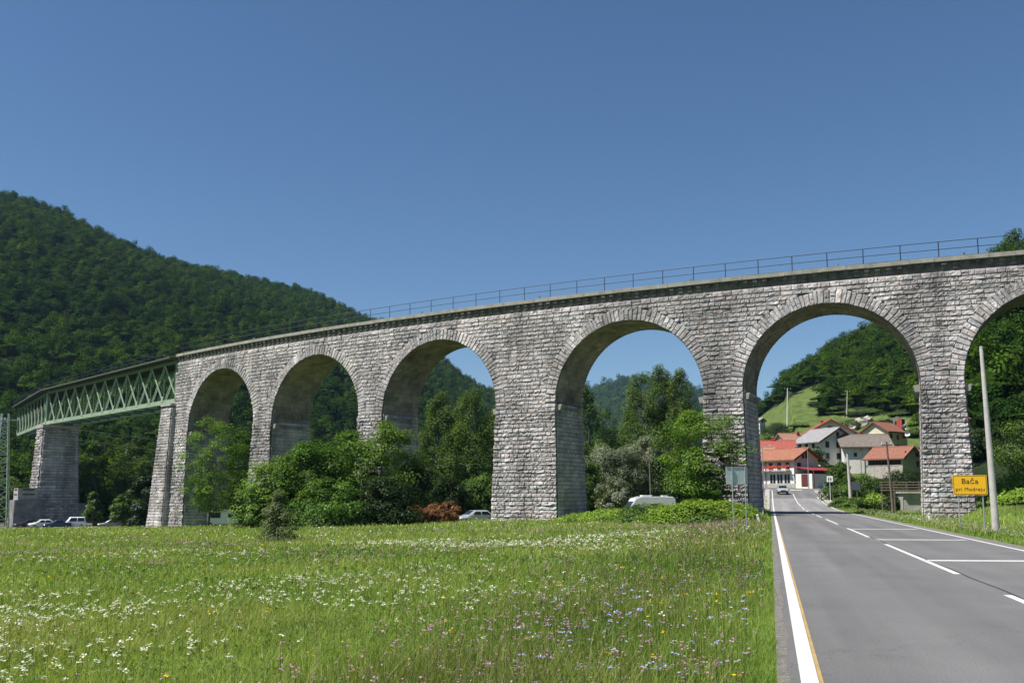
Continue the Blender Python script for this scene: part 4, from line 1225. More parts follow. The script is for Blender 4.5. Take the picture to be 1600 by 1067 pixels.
# --- meadow: blades and flowers
def sample_ground(n, g, y0, y1, pw, smin, smax):
    """more points near, fewer far"""
    q = g.random(n)
    Y = (y0 ** pw + q * (y1 ** pw - y0 ** pw)) ** (1 / pw)
    s = g.uniform(smin, smax, n)
    X = s * Y
    u = (X - (RX0 + RK * Y)) * RC
    return X, Y, u
def patch(X, Y, k, ph=0):
    return (np.sin(X * .23 * k + ph) * np.cos(Y * .19 * k + ph * 2) + .7 * np.sin(X * .11 * k - Y * .37 * k + ph) + .5 * np.sin(X * .61 * k + Y * .43 * k + 3 * ph)) / 2.2
def grass(name, n, y0, y1, pw, h, w, seed, side=-1, smin=-.95, smax=.62, lim=(3.55, 400)):
    g = np.random.default_rng(seed)
    X, Y, u = sample_ground(n, g, y0, y1, pw, smin, smax)
    d = -u if side < 0 else u
    k = (d > lim[0] + .05 * np.abs(g.normal(size=n)) - .05 * patch(X, Y, 14., .7)) & (d < lim[1]) & ~((hill(X, Y) > 1)) & ~((Y > 146) & (X < -30))
    X, Y, d = X[k], Y[k], d[k]; n = len(X)
    Z = ground_z(X, Y)
    p1 = patch(X, Y, 1.0); p2 = patch(X, Y, 2.3, 1.7)
    hh_ = h * g.gamma(6, 1 / 6, n) * (1 + .35 * p2) * (1 + .3 * patch(X, Y, 9.0, .3)) * np.clip(.4 + (d - lim[0]) / .9, .4, 1)
    band = np.exp(-((d - lim[0] - 2.6) / 1.7) ** 2) * (1 if side < 0 else 0) * np.clip(.7 + .6 * patch(X, Y, 2.0, .9), .2, 1.2)
    hh_ = hh_ * (1 + .7 * band)
    ww = w * g.uniform(.7, 1.4, n) * np.clip(Y / 14, .8, 1e9)
    a = g.uniform(0, 2 * math.pi, n); la = g.uniform(0, 2 * math.pi, n); ln = hh_ * g.uniform(.1, .8, n)
    tx, ty = np.cos(a) * ww / 2, np.sin(a) * ww / 2
    lx, ly = np.cos(la) * ln + .015, np.sin(la) * ln
    def row(f, q, wq): 
        cx, cy, cz = X + lx * q, Y + ly * q, Z - .03 + hh_ * f
        return [np.stack([cx - tx * wq, cy - ty * wq, cz], 1), np.stack([cx + tx * wq, cy + ty * wq, cz], 1)]
    V = np.stack(row(0, 0, 1) + row(.55, .3, .8) + row(1, 1, .12), 1).reshape(-1, 3)
    b = np.arange(n)[:, None] * 6
    Qd = np.concatenate([b + np.array([0, 1, 3, 2]), b + np.array([2, 3, 5, 4])])
    t = np.clip(.48 + .6 * p1 + .3 * p2 + .25 * g.normal(size=n), 0, 1)[:, None]
    c = np.array([.165, .305, .036]) * (1 - t) + np.array([.370, .430, .115]) * t
    dry = (g.random(n) < .06 + .14 * np.clip(p2, 0, 1)); c[dry] = np.array([.34, .29, .15])
    dk = (g.random(n) < .16); c[dk] *= .65
    edge_ = .6 * np.clip(1 - (d - lim[0]) / .6, 0, 1)[:, None]
    c = c * (1 - edge_) + np.array([.15, .28, .034]) * edge_
    c = c * (1 - .36 * band[:, None]) * g.uniform(.8, 1.2, (n, 1))
    return tag(link(name, np_mesh(name, V, [Qd], np.repeat(c, 6, 0)), M['grassblade']), kind='stuff')
grass('meadow_grass', 350000, 5.5, 22, .8, .135, .0075, 31)
grass('meadow_grass', 330000, 20, 70, .85, .155, .009, 32, lim=(3.55, 400))
grass('meadow_grass', 250000, 65, 150, 1.1, .19, .011, 33, lim=(3.7, 400))
grass('verge_grass', 90000, 22, 125, .7, .21, .009, 34, side=1, smin=.25, smax=.75, lim=(4.15, 30))

def flowers(name, n, y0, y1, pw, seed, col, size, hgt_, dens, dome=.3, parts=7, side=-1, smin=-.9, smax=.5, dmin=3.8, grow=22):
    g = np.random.default_rng(seed)
    X, Y, u = sample_ground(n, g, y0, y1, pw, smin, smax)
    d = -u * (1 if side < 0 else -1)
    k = (d > dmin) & (g.random(n) < dens(X, Y, d)) & (hill(X, Y) < 1) & ~((Y > 140) & (X < -30))
    X, Y = X[k], Y[k]; n = len(X)
    Z = ground_z(X, Y) + hgt_ * g.uniform(.7, 1.25, n)
    sc = size * g.uniform(.6, 1.4, n) * np.clip(Y / grow, 1, 2.6)
    nf = parts
    ang = np.arange(nf) / max(1, nf - 1) * 2 * math.pi
    off = np.stack([np.cos(ang), np.sin(ang), np.zeros(nf)], 1); off[-1] = 0
    tilt = g.normal(0, .22, (n, 2))
    C = np.stack([X, Y, Z], 1)[:, None, :] + off[None] * sc[:, None, None] * .36 * g.uniform(.7, 1.25, (n, nf, 1))
    C[..., 2] += (off[None, :, 0] * tilt[:, :1] + off[None, :, 1] * tilt[:, 1:]) * sc[:, None] * .5 + sc[:, None] * dome * (np.linalg.norm(off, axis=1) < .5)
    N_ = np.zeros((n, nf, 3)); N_[..., 2] = 1; N_ += g.normal(0, .35, N_.shape)
    V, Qd = leaf_quads(C.reshape(-1, 3), N_.reshape(-1, 3), np.repeat(sc * (.42 if nf > 1 else 1), nf), g, aspect=.9)
    cc = np.array(col) * g.uniform(.75, 1.15, (len(V) // 4, 1))
    # stems
    sx = np.stack([X, Y, Z - .35], 1); st = np.stack([X, Y, Z], 1); w = ((.0022 if parts > 1 else .0006) * np.clip(Y / 12, 1, 3))[:, None] * np.array([1., 0, 0])
    S_ = np.stack([sx - w, sx + w, st + w, st - w], 1).reshape(-1, 3); sq = np.arange(n * 4).reshape(n, 4) + len(V)
    VV = np.concatenate([V, S_]); CC = np.concatenate([np.repeat(cc, 4, 0), np.tile([.09, .14, .03], (len(S_), 1))])
    return tag(link(name, np_mesh(name, VV, [Qd, sq], CC), M['petal']), kind='stuff')
wd = lambda X, Y, d: np.clip(.14 + 1.15 * patch(X, Y, .8, .6) + .6 * patch(X, Y, 3.1, 2.0), .03, 1) * np.clip((d - 3.5) / 7, .12, 1)
flowers('white_umbel_flowers', 19000, 6, 44, 1.0, 41, (.76, .77, .68), .068, .20, wd)
flowers('white_umbel_flowers', 13000, 30, 125, .7, 42, (.62, .65, .53), .055, .24, wd, parts=1, grow=34)
pd_ = lambda X, Y, d: np.clip(.10 + .8 * patch(X, Y, 1.1, 2.9) + .9 * np.exp(-((d - 6.2) / 2.0) ** 2), .04, 1)
flowers('purple_clover_flowers', 20000, 6, 60, .85, 43, (.58, .30, .50), .052, .23, pd_, dome=.7, parts=5)
flowers('purple_clover_flowers', 14000, 40, 110, 1.0, 47, (.42, .30, .38), .045, .24, pd_, parts=1)
flowers('yellow_flowers', 700, 6, 45, .8, 44, (.88, .60, .02), .075, .20, lambda X, Y, d: np.clip(.2 + .5 * (d < 8), 0, 1), parts=5)
flowers('blue_chicory_flowers', 420, 6.5, 17, .8, 45, (.50, .50, .90), .07, .22, lambda X, Y, d: np.clip(1.2 - np.abs(d - 5.6) / 2.4, 0, 1), parts=6, dome=.05, smin=.0, smax=.5)
flowers('verge_flowers', 9000, 24, 110, .8, 46, (.58, .52, .55), .05, .27, lambda X, Y, d: np.clip(.9 - (d - 4) / 9, .1, 1), parts=4, side=1, smin=.25, smax=.75, dmin=4.3)
def herbs(name, n, y0, y1, pw, seed):
    g = np.random.default_rng(seed)
    X, Y, u = sample_ground(n, g, y0, y1, pw, -.72, .5)
    k = (-u > 3.9) & (g.random(n) < np.clip(.4 + .8 * patch(X, Y, 1.7, 4.1), .05, 1)); X, Y = X[k], Y[k]; n = len(X)
    L_ = 9; Z = ground_z(X, Y)
    h = g.uniform(.04, .17, n)
    a = g.uniform(0, 6.28, (n, L_)); rr_ = g.uniform(.02, .13, (n, L_))
    C = np.stack([X[:, None] + np.cos(a) * rr_, Y[:, None] + np.sin(a) * rr_, Z[:, None] + h[:, None] * g.uniform(.3, 1.1, (n, L_))], -1).reshape(-1, 3)
    Nn = np.stack([np.cos(a), np.sin(a), np.full(a.shape, 1.4)], -1).reshape(-1, 3) + g.normal(0, .4, (n * L_, 3))
    V, Qd = leaf_quads(C, Nn, g.uniform(.035, .085, n * L_) * np.repeat(np.clip(Y / 14, 1, 2), L_), g, .5)
    t = np.repeat(g.random(n), L_)[:, None]
    c = (np.array([.075, .165, .03]) * (1 - t) + np.array([.19, .25, .06]) * t) * g.uniform(.8, 1.2, (n * L_, 1))
    return tag(link(name, np_mesh(name, V, [Qd], np.repeat(c, 4, 0)), M['grassblade']), kind='stuff')
herbs('meadow_herbs', 22000, 5.6, 45, .8, 61)
# tall seed heads leaning over the road edge
flowers('seed_heads', 12000, 7, 75, .8, 48, (.24, .19, .12), .04, .32, lambda X, Y, d: np.clip(1.2 - np.abs(d - 5.2) / 2.6, .22, 1), parts=3, dome=1.2, smin=-.72, smax=.5, dmin=3.9)

# ------------------------------------------------------------------ houses of the village
def tile_mat(name, col, scale=1.0):
    m = mat(name, col, 0.85, noise=0.35, nscale=2.2, bump=0, detail=8)
    nt = m.node_tree; N = nt.nodes; L = nt.links
    tc = N.new('ShaderNodeTexCoord'); w = N.new('ShaderNodeTexBrick')
    w.inputs['Scale'].default_value = 2.2; w.inputs['Mortar Size'].default_value = .03
    L.new(tc.outputs['Object'], w.inputs['Vector'])
    bp = N.new('ShaderNodeBump'); bp.inputs['Strength'].default_value = .5; bp.inputs['Distance'].default_value = .05
    L.new(w.outputs['Fac'], bp.inputs['Height']); L.new(bp.outputs[0], N['Principled BSDF'].inputs['Normal'])
    return m
M['roof_orange'] = tile_mat('orange_roof_tiles', (.33, .135, .078))
M['roof_red'] = tile_mat('red_roof_sheet', (.36, .085, .062))
M['roof_brown'] = tile_mat('brown_pink_roof_tiles', (.36, .19, .125))
M['roof_rust'] = tile_mat('rust_roof_tiles', (.28, .115, .075))
M['roof_grey'] = tile_mat('pale_grey_roof_sheets', (.30, .29, .295))
M['roof_old'] = tile_mat('old_brown_roof', (.20, .165, .14))
M['roof_maroon'] = tile_mat('maroon_metal_roof', (.30, .03, .04))
M['wall_white'] = mat('white_render', (.74, .72, .68), .9, noise=.16, nscale=.8, detail=8)
M['wall_cream'] = mat('cream_render', (.66, .58, .44), .9, noise=.16, nscale=.8, detail=8)
M['wall_grey'] = mat('grey_render', (.46, .44, .43), .9, noise=.25, nscale=.8, detail=8)
M['wall_stone'] = mat('rubble_wall', (.40, .37, .33), .95, noise=.5, nscale=3.5, bump=.8, bscale=5, detail=8)
M['frame_white'] = mat('window_frame_white', (.7, .7, .68), .6)
M['frame_brown'] = mat('window_frame_brown', (.09, .045, .03), .6)
M['eave'] = mat('eave_timber', (.11, .055, .035), .8)
M['door_maroon'] = mat('maroon_door', (.11, .025, .025), .6)
M['flower_red'] = mat('red_geraniums', (.60, .02, .02), .8, noise=.5, nscale=9, dark=(.05, .12, .02))
M['brick_red'] = mat('red_brick', (.34, .055, .045), .85, noise=.3, nscale=5)

def house(name, label, pos, rz, Lx, Wy, H, rise, wallm, roofm, over=.7, wins=(), door=None, chim=None, found=3.0, cat='house', group='houses of the village', rover=None):
    """ridge along local x; front is local -y; wins: (face, u, z, w, h[, frame]) face in front right left"""
    root = empty(name, pos, rz, label, cat, group)
    hx, hy = Lx / 2, Wy / 2
    m = MB()
    m.prism([(-hy, -found), (hy, -found), (hy, H), (0, H + rise), (-hy, H)], lambda p: (-hx, p[0], p[1]), lambda p: (hx, p[0], p[1]))
    m.build('wall', wallm, root)
    sl = rise / hy; ox = over if rover is None else rover; th = .2
    m = MB()
    ly = hy + over
    for sg in (-1, 1):
        z_r, z_e = H + rise + .04, H - sl * over + .04
        m.prism([(0, z_r), (sg * ly, z_e), (sg * ly, z_e + th), (0, z_r + th)], lambda p: (-hx - ox, p[0], p[1]), lambda p: (hx + ox, p[0], p[1]))
    rf = m.build('roof', roofm, root)
    m = MB(); m.tube([(-hx - ox - .02, 0, H + rise + .24), (hx + ox + .02, 0, H + rise + .24)], .13, 6); m.build('ridge_tiles', roofm, rf)
    m = MB()
    for sg in (-1, 1):
        m.bar((-hx - ox + .05, sg * ly * .985, H - sl * over - .02), (hx + ox - .05, sg * ly * .985, H - sl * over - .02), .1, .16)
        for e in (-1, 1): m.bar((e * (hx + ox - .06), sg * .05, H + rise - .08), (e * (hx + ox - .06), sg * ly * .97, H - sl * over - .06), .1, .2)
    m.build('bargeboard', M['eave'], rf)
    for w_ in wins:
        face, u, z, w, h = w_[:5]; fr = w_[5] if len(w_) > 5 else 'frame_brown'
        if face == 'front': c, d, n = Vector((u, -hy, z)), Vector((1, 0, 0)), Vector((0, -1, 0))
        elif face == 'right': c, d, n = Vector((hx, u, z)), Vector((0, 1, 0)), Vector((1, 0, 0))
        else: c, d, n = Vector((-hx, u, z)), Vector((0, -1, 0)), Vector((-1, 0, 0))
        f = MB(); t = .1
        for a, b_ in (((-w / 2, -h / 2), (w / 2, -h / 2)), ((-w / 2, h / 2), (w / 2, h / 2)), ((-w / 2, -h / 2), (-w / 2, h / 2)), ((w / 2, -h / 2), (w / 2, h / 2)), ((0, -h / 2), (0, h / 2))):
            f.bar(c + d * a[0] + Vector((0, 0, a[1])) + n * .03, c + d * b_[0] + Vector((0, 0, b_[1])) + n * .03, t, .12, up=n)
        wo = f.build('window', M[fr], root)
        p = MB(); q = c + n * .012
        p.add([q - d * w / 2 + Vector((0, 0, -h / 2)), q + d * w / 2 + Vector((0, 0, -h / 2)), q + d * w / 2 + Vector((0, 0, h / 2)), q - d * w / 2 + Vector((0, 0, h / 2))], [(0, 1, 2, 3)])
        p.build('pane', M['glass'], wo)
        MB().bar(c - d * (w / 2 + .1) + Vector((0, 0, -h / 2 - .1)) + n * .06, c + d * (w / 2 + .1) + Vector((0, 0, -h / 2 - .1)) + n * .06, .08, .2, up=(0, 0, 1)).build('sill', M['concrete'], wo)
    if door:
        face, u, w, h, dm = door
        c = Vector((u, -hy - .03, h / 2)) if face == 'front' else Vector((hx + .03, u, h / 2))
        do = MB().box(c, (w, .08, h) if face == 'front' else (.08, w, h)).build('door', M[dm], root)
        MB().box(c + (Vector((w * .35, -.07, 0)) if face == 'front' else Vector((.07, w * .35, 0))), (.05, .05, .12)).build('handle', M['rim'], do)
    for (cx, cy, cw, ct) in (chim or ()):
        zb = H + rise - abs(cy) * sl
        ch = MB().box((cx, cy, zb + ct / 2 - .3), (cw, cw, ct + .6)).build('chimney', M['brick_red'], root)
        MB().box((cx, cy, zb + ct + .06), (cw + .15, cw + .15, .12)).build('chimney_cap', M['concrete'], ch)
    return root
def put(x, Y, y): p = at(x, y, Y); return (p.x, p.y, p.z)

fw = [('front', u, 3.9, .8, 1.25) for u in (-3.6, -1.0, 1.1, 3.2)] + [('front', -3.6, 1.35, .9, 1.3), ('front', -.6, 1.35, 1.5, 1.9, 'frame_white'), ('front', 1.2, 1.35, 1.5, 1.9, 'frame_white'), ('front', 3.0, 1.35, 1.5, 1.9, 'frame_white')] + [('right', -.9, 6.1, .55, 1.1), ('right', .1, 6.1, .55, 1.1), ('right', -2.2, 3.9, .9, 1.2)]
h1 = house('village_house', 'white house with orange roof and long red geranium balcony at the road bend', put(1231, 190, 759), R(-56), 9.4, 7.4, 5.4, 1.9, M['wall_white'], M['roof_orange'], .9, fw, None, [(2.0, .8, .6, 1.0)])
m = MB(); m.box((.3, -4.35, 2.95), (7.6, 1.1, .16)); m.build('balcony', M['concrete'], h1)
m = MB()
for k in range(18): m.bar((-3.85 + k * .488, -4.85, 3.0), (-3.85 + k * .488, -4.85, 3.95), .05)
m.bar((-3.9, -4.85, 3.95), (4.5, -4.85, 3.95), .08); m.build('balcony_railing', M['eave'], h1)
gq = np.random.default_rng(5)
m = MB()
for k in range(60):
    m.box((-3.9 + gq.random() * 8.5, -4.95 + gq.normal() * .1, 3.72 + gq.normal() * .13), (.34, .3, .3), rz=gq.random() * 3, taper=.6)
m.build('geraniums', M['flower_red'], h1)
MB().tube([(-2.3, -3.9, -1), (-2.3, -3.9, 5.2)], .07, 6).build('downpipe', M['eave'], h1)
m = MB(); m.prism([(0, 3.55), (4.6, 2.75), (4.6, 2.93), (0, 3.73)], lambda p: (5.4 + p[0], -4.4, p[1]), lambda p: (5.4 + p[0], 3.6, p[1])); m.build('lean_to_roof', M['roof_maroon'], h1)
m = MB(); m.box((7.4, -1.0, .3), (3.9, 6.4, 3.9)); m.build('annex', M['wall_white'], h1)
MB().box((7.6, -4.23, 1.0), (1.5, .06, 2.4)).build('door', M['door_maroon'], h1)
m = MB(); m.bar((9.8, -4.2, -1.5), (9.8, -4.2, 2.8), .16); m.bar((9.8, 3.4, -1.5), (9.8, 3.4, 2.8), .16); m.build('roof_post', M['eave'], h1)
m = MB(); m.box((.4, -3.87, -.1), (9.6, .08, 1.0)); m.build('stone_base', M['wall_stone'], h1)

house('shed', 'low shed with red roof right of the balcony house', put(1277, 186, 760), R(-40), 5.0, 4.0, 2.0, 1.2, M['wall_cream'], M['roof_maroon'], .5, [('front', 0, 1.0, 1.2, .9)], cat='shed')
house('village_house', 'long house with bright red sheet roof behind the balcony house, left', put(1187, 206, 752), R(-15), 14.5, 8.0, 7.0, 1.7, M['wall_grey'], M['roof_red'], .7, [('front', u, 4.8, .9, 1.3) for u in (-5, -2.5, 0, 2.5, 5)], None, [(3, 0, .7, 1.0)])
house('village_house', 'house with pinkish brown tiled roof above the long red roof', put(1240, 237, 725), R(12), 6.8, 6.6, 5.3, 2.3, M['wall_white'], M['roof_brown'], .7, [('left', 0, 4.0, .8, 1.0), ('front', -1.8, 3.8, .8, 1.1), ('front', 1.6, 3.8, .8, 1.1)], None, [(1, -.8, .6, 1)])
house('outbuilding', 'small lower outbuilding with rusty red roof before the pinkish brown roof', put(1250, 231, 722), R(8), 4.6, 4.2, 3.4, 1.2, M['wall_grey'], M['roof_rust'], .5, [('front', 0, 2.2, .9, .9)], cat='outbuilding')
house('village_house', 'big house with pale grey sheet roof and bluish gable', put(1291, 224, 724), R(-68), 8.6, 10.6, 5.2, 3.0, M['wall_white'], M['roof_grey'], .9,
      [('front', u, 4.0, .8, 1.2) for u in (-2.8, -.4, 2)] + [('right', u, z, .9, 1.3) for u in (-3.2, 0, 3.0) for z in (1.6, 4.3)] + [('right', 0, 6.8, .7, .9)], None, [(-1, 1.2, .7, 1.1)])
h4 = house('village_house', 'highest house with broad red gable roof and flowered balcony', put(1293, 256, 706), R(-97), 9.5, 12.5, 5.0, 3.4, M['wall_white'], M['roof_red'], 1.1,
      [('right', u, 3.4, 1.0, 1.3) for u in (-3.6, -1.2, 1.2, 3.6)] + [('right', 0, 6.2, 1.2, 1.1)], None, [(1.5, -1.5, .7, 1.0), (-1, 1.5, .7, 1.0)], rover=1.6)
m = MB(); m.box((5.4, 0, 2.5), (1.2, 10.5, .15)); m.build('balcony', M['wall_white'], h4)
m = MB()
for k in range(50): m.box((6.0, -5 + gq.random() * 10, 3.2 + gq.normal() * .12), (.3, .34, .3), taper=.6)
m.build('geraniums', M['flower_red'], h4)
h6 = house('village_house', 'cream gabled house with rust roof, satellite dishes and red brick tower', put(1380, 246, 706), R(36), 6.8, 7.4, 5.4, 2.3, M['wall_cream'], M['roof_rust'], .8,
      [('left', -1.4, 4.0, .9, 1.1), ('left', 1.5, 4.0, .9, 1.1), ('front', -2, 4.0, .8, 1.1), ('front', 1.0, 3.8, .8, 1.1), ('front', 1.0, 1.2, .8, 1.1)], None, None)
MB().box((5.3, -2.2, 3.6), (1.5, 1.5, 10.4)).build('brick_tower', M['brick_red'], h6)
MB().box((4.6, -1.5, 1.2), (3.2, 3.6, 4.8)).build('annex', M['wall_white'], h6)
def dish(root, loc, r=.55):
    m = MB(); n = 14
    d = Vector((-.75, -.55, .35)).normalized(); a = d.cross(Vector((0, 0, 1))).normalized(); b_ = a.cross(d)
    vs = [Vector(loc)]; fs = []
    for i, q in enumerate((.5, 1.0)):
        for k in range(n):
            t = 2 * math.pi * k / n
            vs.append(Vector(loc) + (a * math.cos(t) + b_ * math.sin(t)) * r * q + d * .22 * q * q)
    for k in range(n): fs.append((0, 1 + k, 1 + (k + 1) % n)); fs.append((1 + k, 1 + n + k, 1 + n + (k + 1) % n, 1 + (k + 1) % n))
    m.add(vs, fs); o = m.build('satellite_dish', M['frame_white'], root)
    MB().bar(Vector(loc), Vector(loc) - d * .5 - Vector((0, 0, .3)), .06).build('bracket', M['galv'], o)
dish(h6, (3.2, -4.7, 6.5), .75); dish(h6, (3.5, -4.9, 4.6), .75)
h7 = house('barn', 'big white barn with old brown roof and wooden props on its front', put(1349, 220, 737), R(-8), 10.2, 8.8, 6.0, 2.6, M['wall_white'], M['roof_old'], .9,
      [('front', -2.6, 3.9, .6, .8), ('front', 1.2, 4.8, .7, .7), ('front', 3.6, 4.8, .7, .7), ('left', 0, 4.2, 1.0, 1.2)], ('front', 2.5, 1.6, 2.4, 'eave'), None, cat='barn')
m = MB()
for u in (-1.6, 0.4, 1.6, 2.8): m.bar((u, -5.0, -2), (u + .1, -5.0, 5.3), .14)
m.bar((-1.6, -5.0, 3.0), (3, -5.0, 2.6), .12); m.build('prop_frame', M['wood_grey'], h7)
h8 = house('village_house', 'stone based house with rust red roof and dark veranda windows', put(1398, 205, 748), R(-52), 8.2, 7.4, 4.6, 2.2, M['wall_grey'], M['roof_rust'], .8,
      [('front', u, 3.6, 1.35, 1.25) for u in (-3.0, -1.5, 0, 1.5, 3.0)] + [('front', -2.6, .7, .9, 1.2, 'frame_white'), ('front', .8, .7, .9, 1.2)] + [('right', u, z, .8, 1.1) for u, z in ((-2.2, 5.3), (2.2, 5.3), (2.4, 3.2))], None, None)
MB().box((0, -3.76, 1.0), (8.25, .14, 3.4)).build('stone_base', M['wall_stone'], h8)
house('village_house', 'little red roofed house peeping out beside the last pier', put(1447, 215, 738), R(-12), 6.5, 5.0, 3.6, 1.4, M['wall_white'], M['roof_rust'], .7, [('front', -2, 2.0, .8, 1.0)])
house('hillside_house', 'dark house with red roof among the trees right of the last pier', put(1545, 150, 706), R(-62), 8.0, 8.0, 4.6, 2.2, M['wall_grey'], M['roof_red'], .8, [('front', u, 2.6, .9, 1.2) for u in (-2.5, 0, 2.5)], group='houses of the village')
house('hillside_house', 'small white house high on the slope, half hidden by the roadside pier', put(1181, 300, 666), R(-40), 4.6, 4.0, 1.7, .7, M['wall_white'], M['roof_grey'], .4, [('front', -1.2, 1.6, .8, .9), ('right', 0, 1.6, .8, .9)])
house('cottage', 'cream and pink cottage front squeezed between pier and balcony house', put(1194, 198, 757), R(-20), 4.5, 6.0, 6.2, 1.5, M['wall_cream'], M['roof_brown'], .4, [('front', -1, 4.6, .8, 1.1), ('front', 1, 4.6, .8, 1.1), ('front', 1, 1.8, .8, 1.1)])
# terrace building with timber railing beside the last pier
tb = put(1425, 106, 806)
te = empty('terrace_building', (tb[0], tb[1], gz(tb[0], tb[1]) - .1), R(-14), 'low concrete terrace building with dark doorway and timber railing left of the last pier', 'outbuilding')
MB().box((.6, 0, .9), (3.4, 4, 2.6)).build('wall', M['concrete'], te)
MB().box((.7, -.2, 2.3), (4.0, 4.6, .22)).build('roof_slab', M['pavement'], te, bevel=.02)
MB().box((1.7, -2.02, .8), (1.0, .06, 2.0)).build('door', M['door_maroon'], te)
m = MB()
for k in range(6): m.bar((-3.4 + k * 1.3, -2.3, .2 if k < 2 else 2.3), (-3.4 + k * 1.3, -2.3, 3.5), .12)
for h in (2.55, 2.85, 3.15, 3.45): m.bar((-3.6, -2.36, h), (3.4, -2.36, h), .05, .12)
m.build('railing', M['wood_grey'], te)
# ruin on the slope
rp_ = put(1402, 276, 655)
ru = empty('ruin', (rp_[0], rp_[1], gz(rp_[0], rp_[1]) - .3), R(-20), 'ruined stone wall with an arched opening high on the slope', 'ruin')
ru.scale = (.5, .5, .5)
m = MB(); n = 12
out = [(-2.6, -2), (-2.5, 4.2)] + [(2.4 * math.cos(math.pi - math.pi * k / n), 4.6 + 2.4 * math.sin(math.pi * k / n)) for k in range(n + 1)] + [(2.5, 3.6), (2.8, -2)]
inn = [(1.5, -2), (1.4, 4.4)] + [(1.4 * math.cos(math.pi * k / n), 4.6 + 1.4 * math.sin(math.pi * k / n)) for k in range(n + 1)] + [(-1.4, 4.4), (-1.5, -2)]
for k in range(len(out) - 1):
    a, b_ = out[k], out[k + 1]
    q = len(inn) - 1
    i0 = inn[max(0, q - k)]; i1 = inn[max(0, q - k - 1)]
    m.prism([a, b_, i1, i0], lambda p: (p[0], -.5, p[1]), lambda p: (p[0], .5, p[1]))
m.build('arch_wall', M['concrete_dark'], ru)
MB().box((4.2, .3, 1.0), (2.6, .8, 4.0), taper=.8).build('wall_stub', M['wall_stone'], ru)
for i, (x, Y, s_) in enumerate([(1333, 282, 1.8), (1345, 288, 2.4), (1358, 292, 1.6), (1326, 280, 1.3)]):
    bm = bmesh.new(); bmesh.ops.create_icosphere(bm, subdivisions=2, radius=s_)
    for v_ in bm.verts: v_.co *= .7 + .35 * math.sin(v_.co.x * 2.3 + i) * math.cos(v_.co.y * 2 + v_.co.z * 2.7 + i) + .2; v_.co.z *= .8
    me = bpy.data.meshes.new('boulder'); bm.to_mesh(me); bm.free()
    p = px(x, Y); o = link('boulder', me, M['wall_stone']); o.location = (p[0], p[1], gz(*p) + s_ * .2)
    tag(o, ['pale rock outcrop on the slope right of the high red gable', 'largest pale rock outcrop on the slope above the barn', 'smaller pale rock right of the largest outcrop', 'lowest pale rock at the left of the outcrops'][i], 'rock', 'rocks above the village')

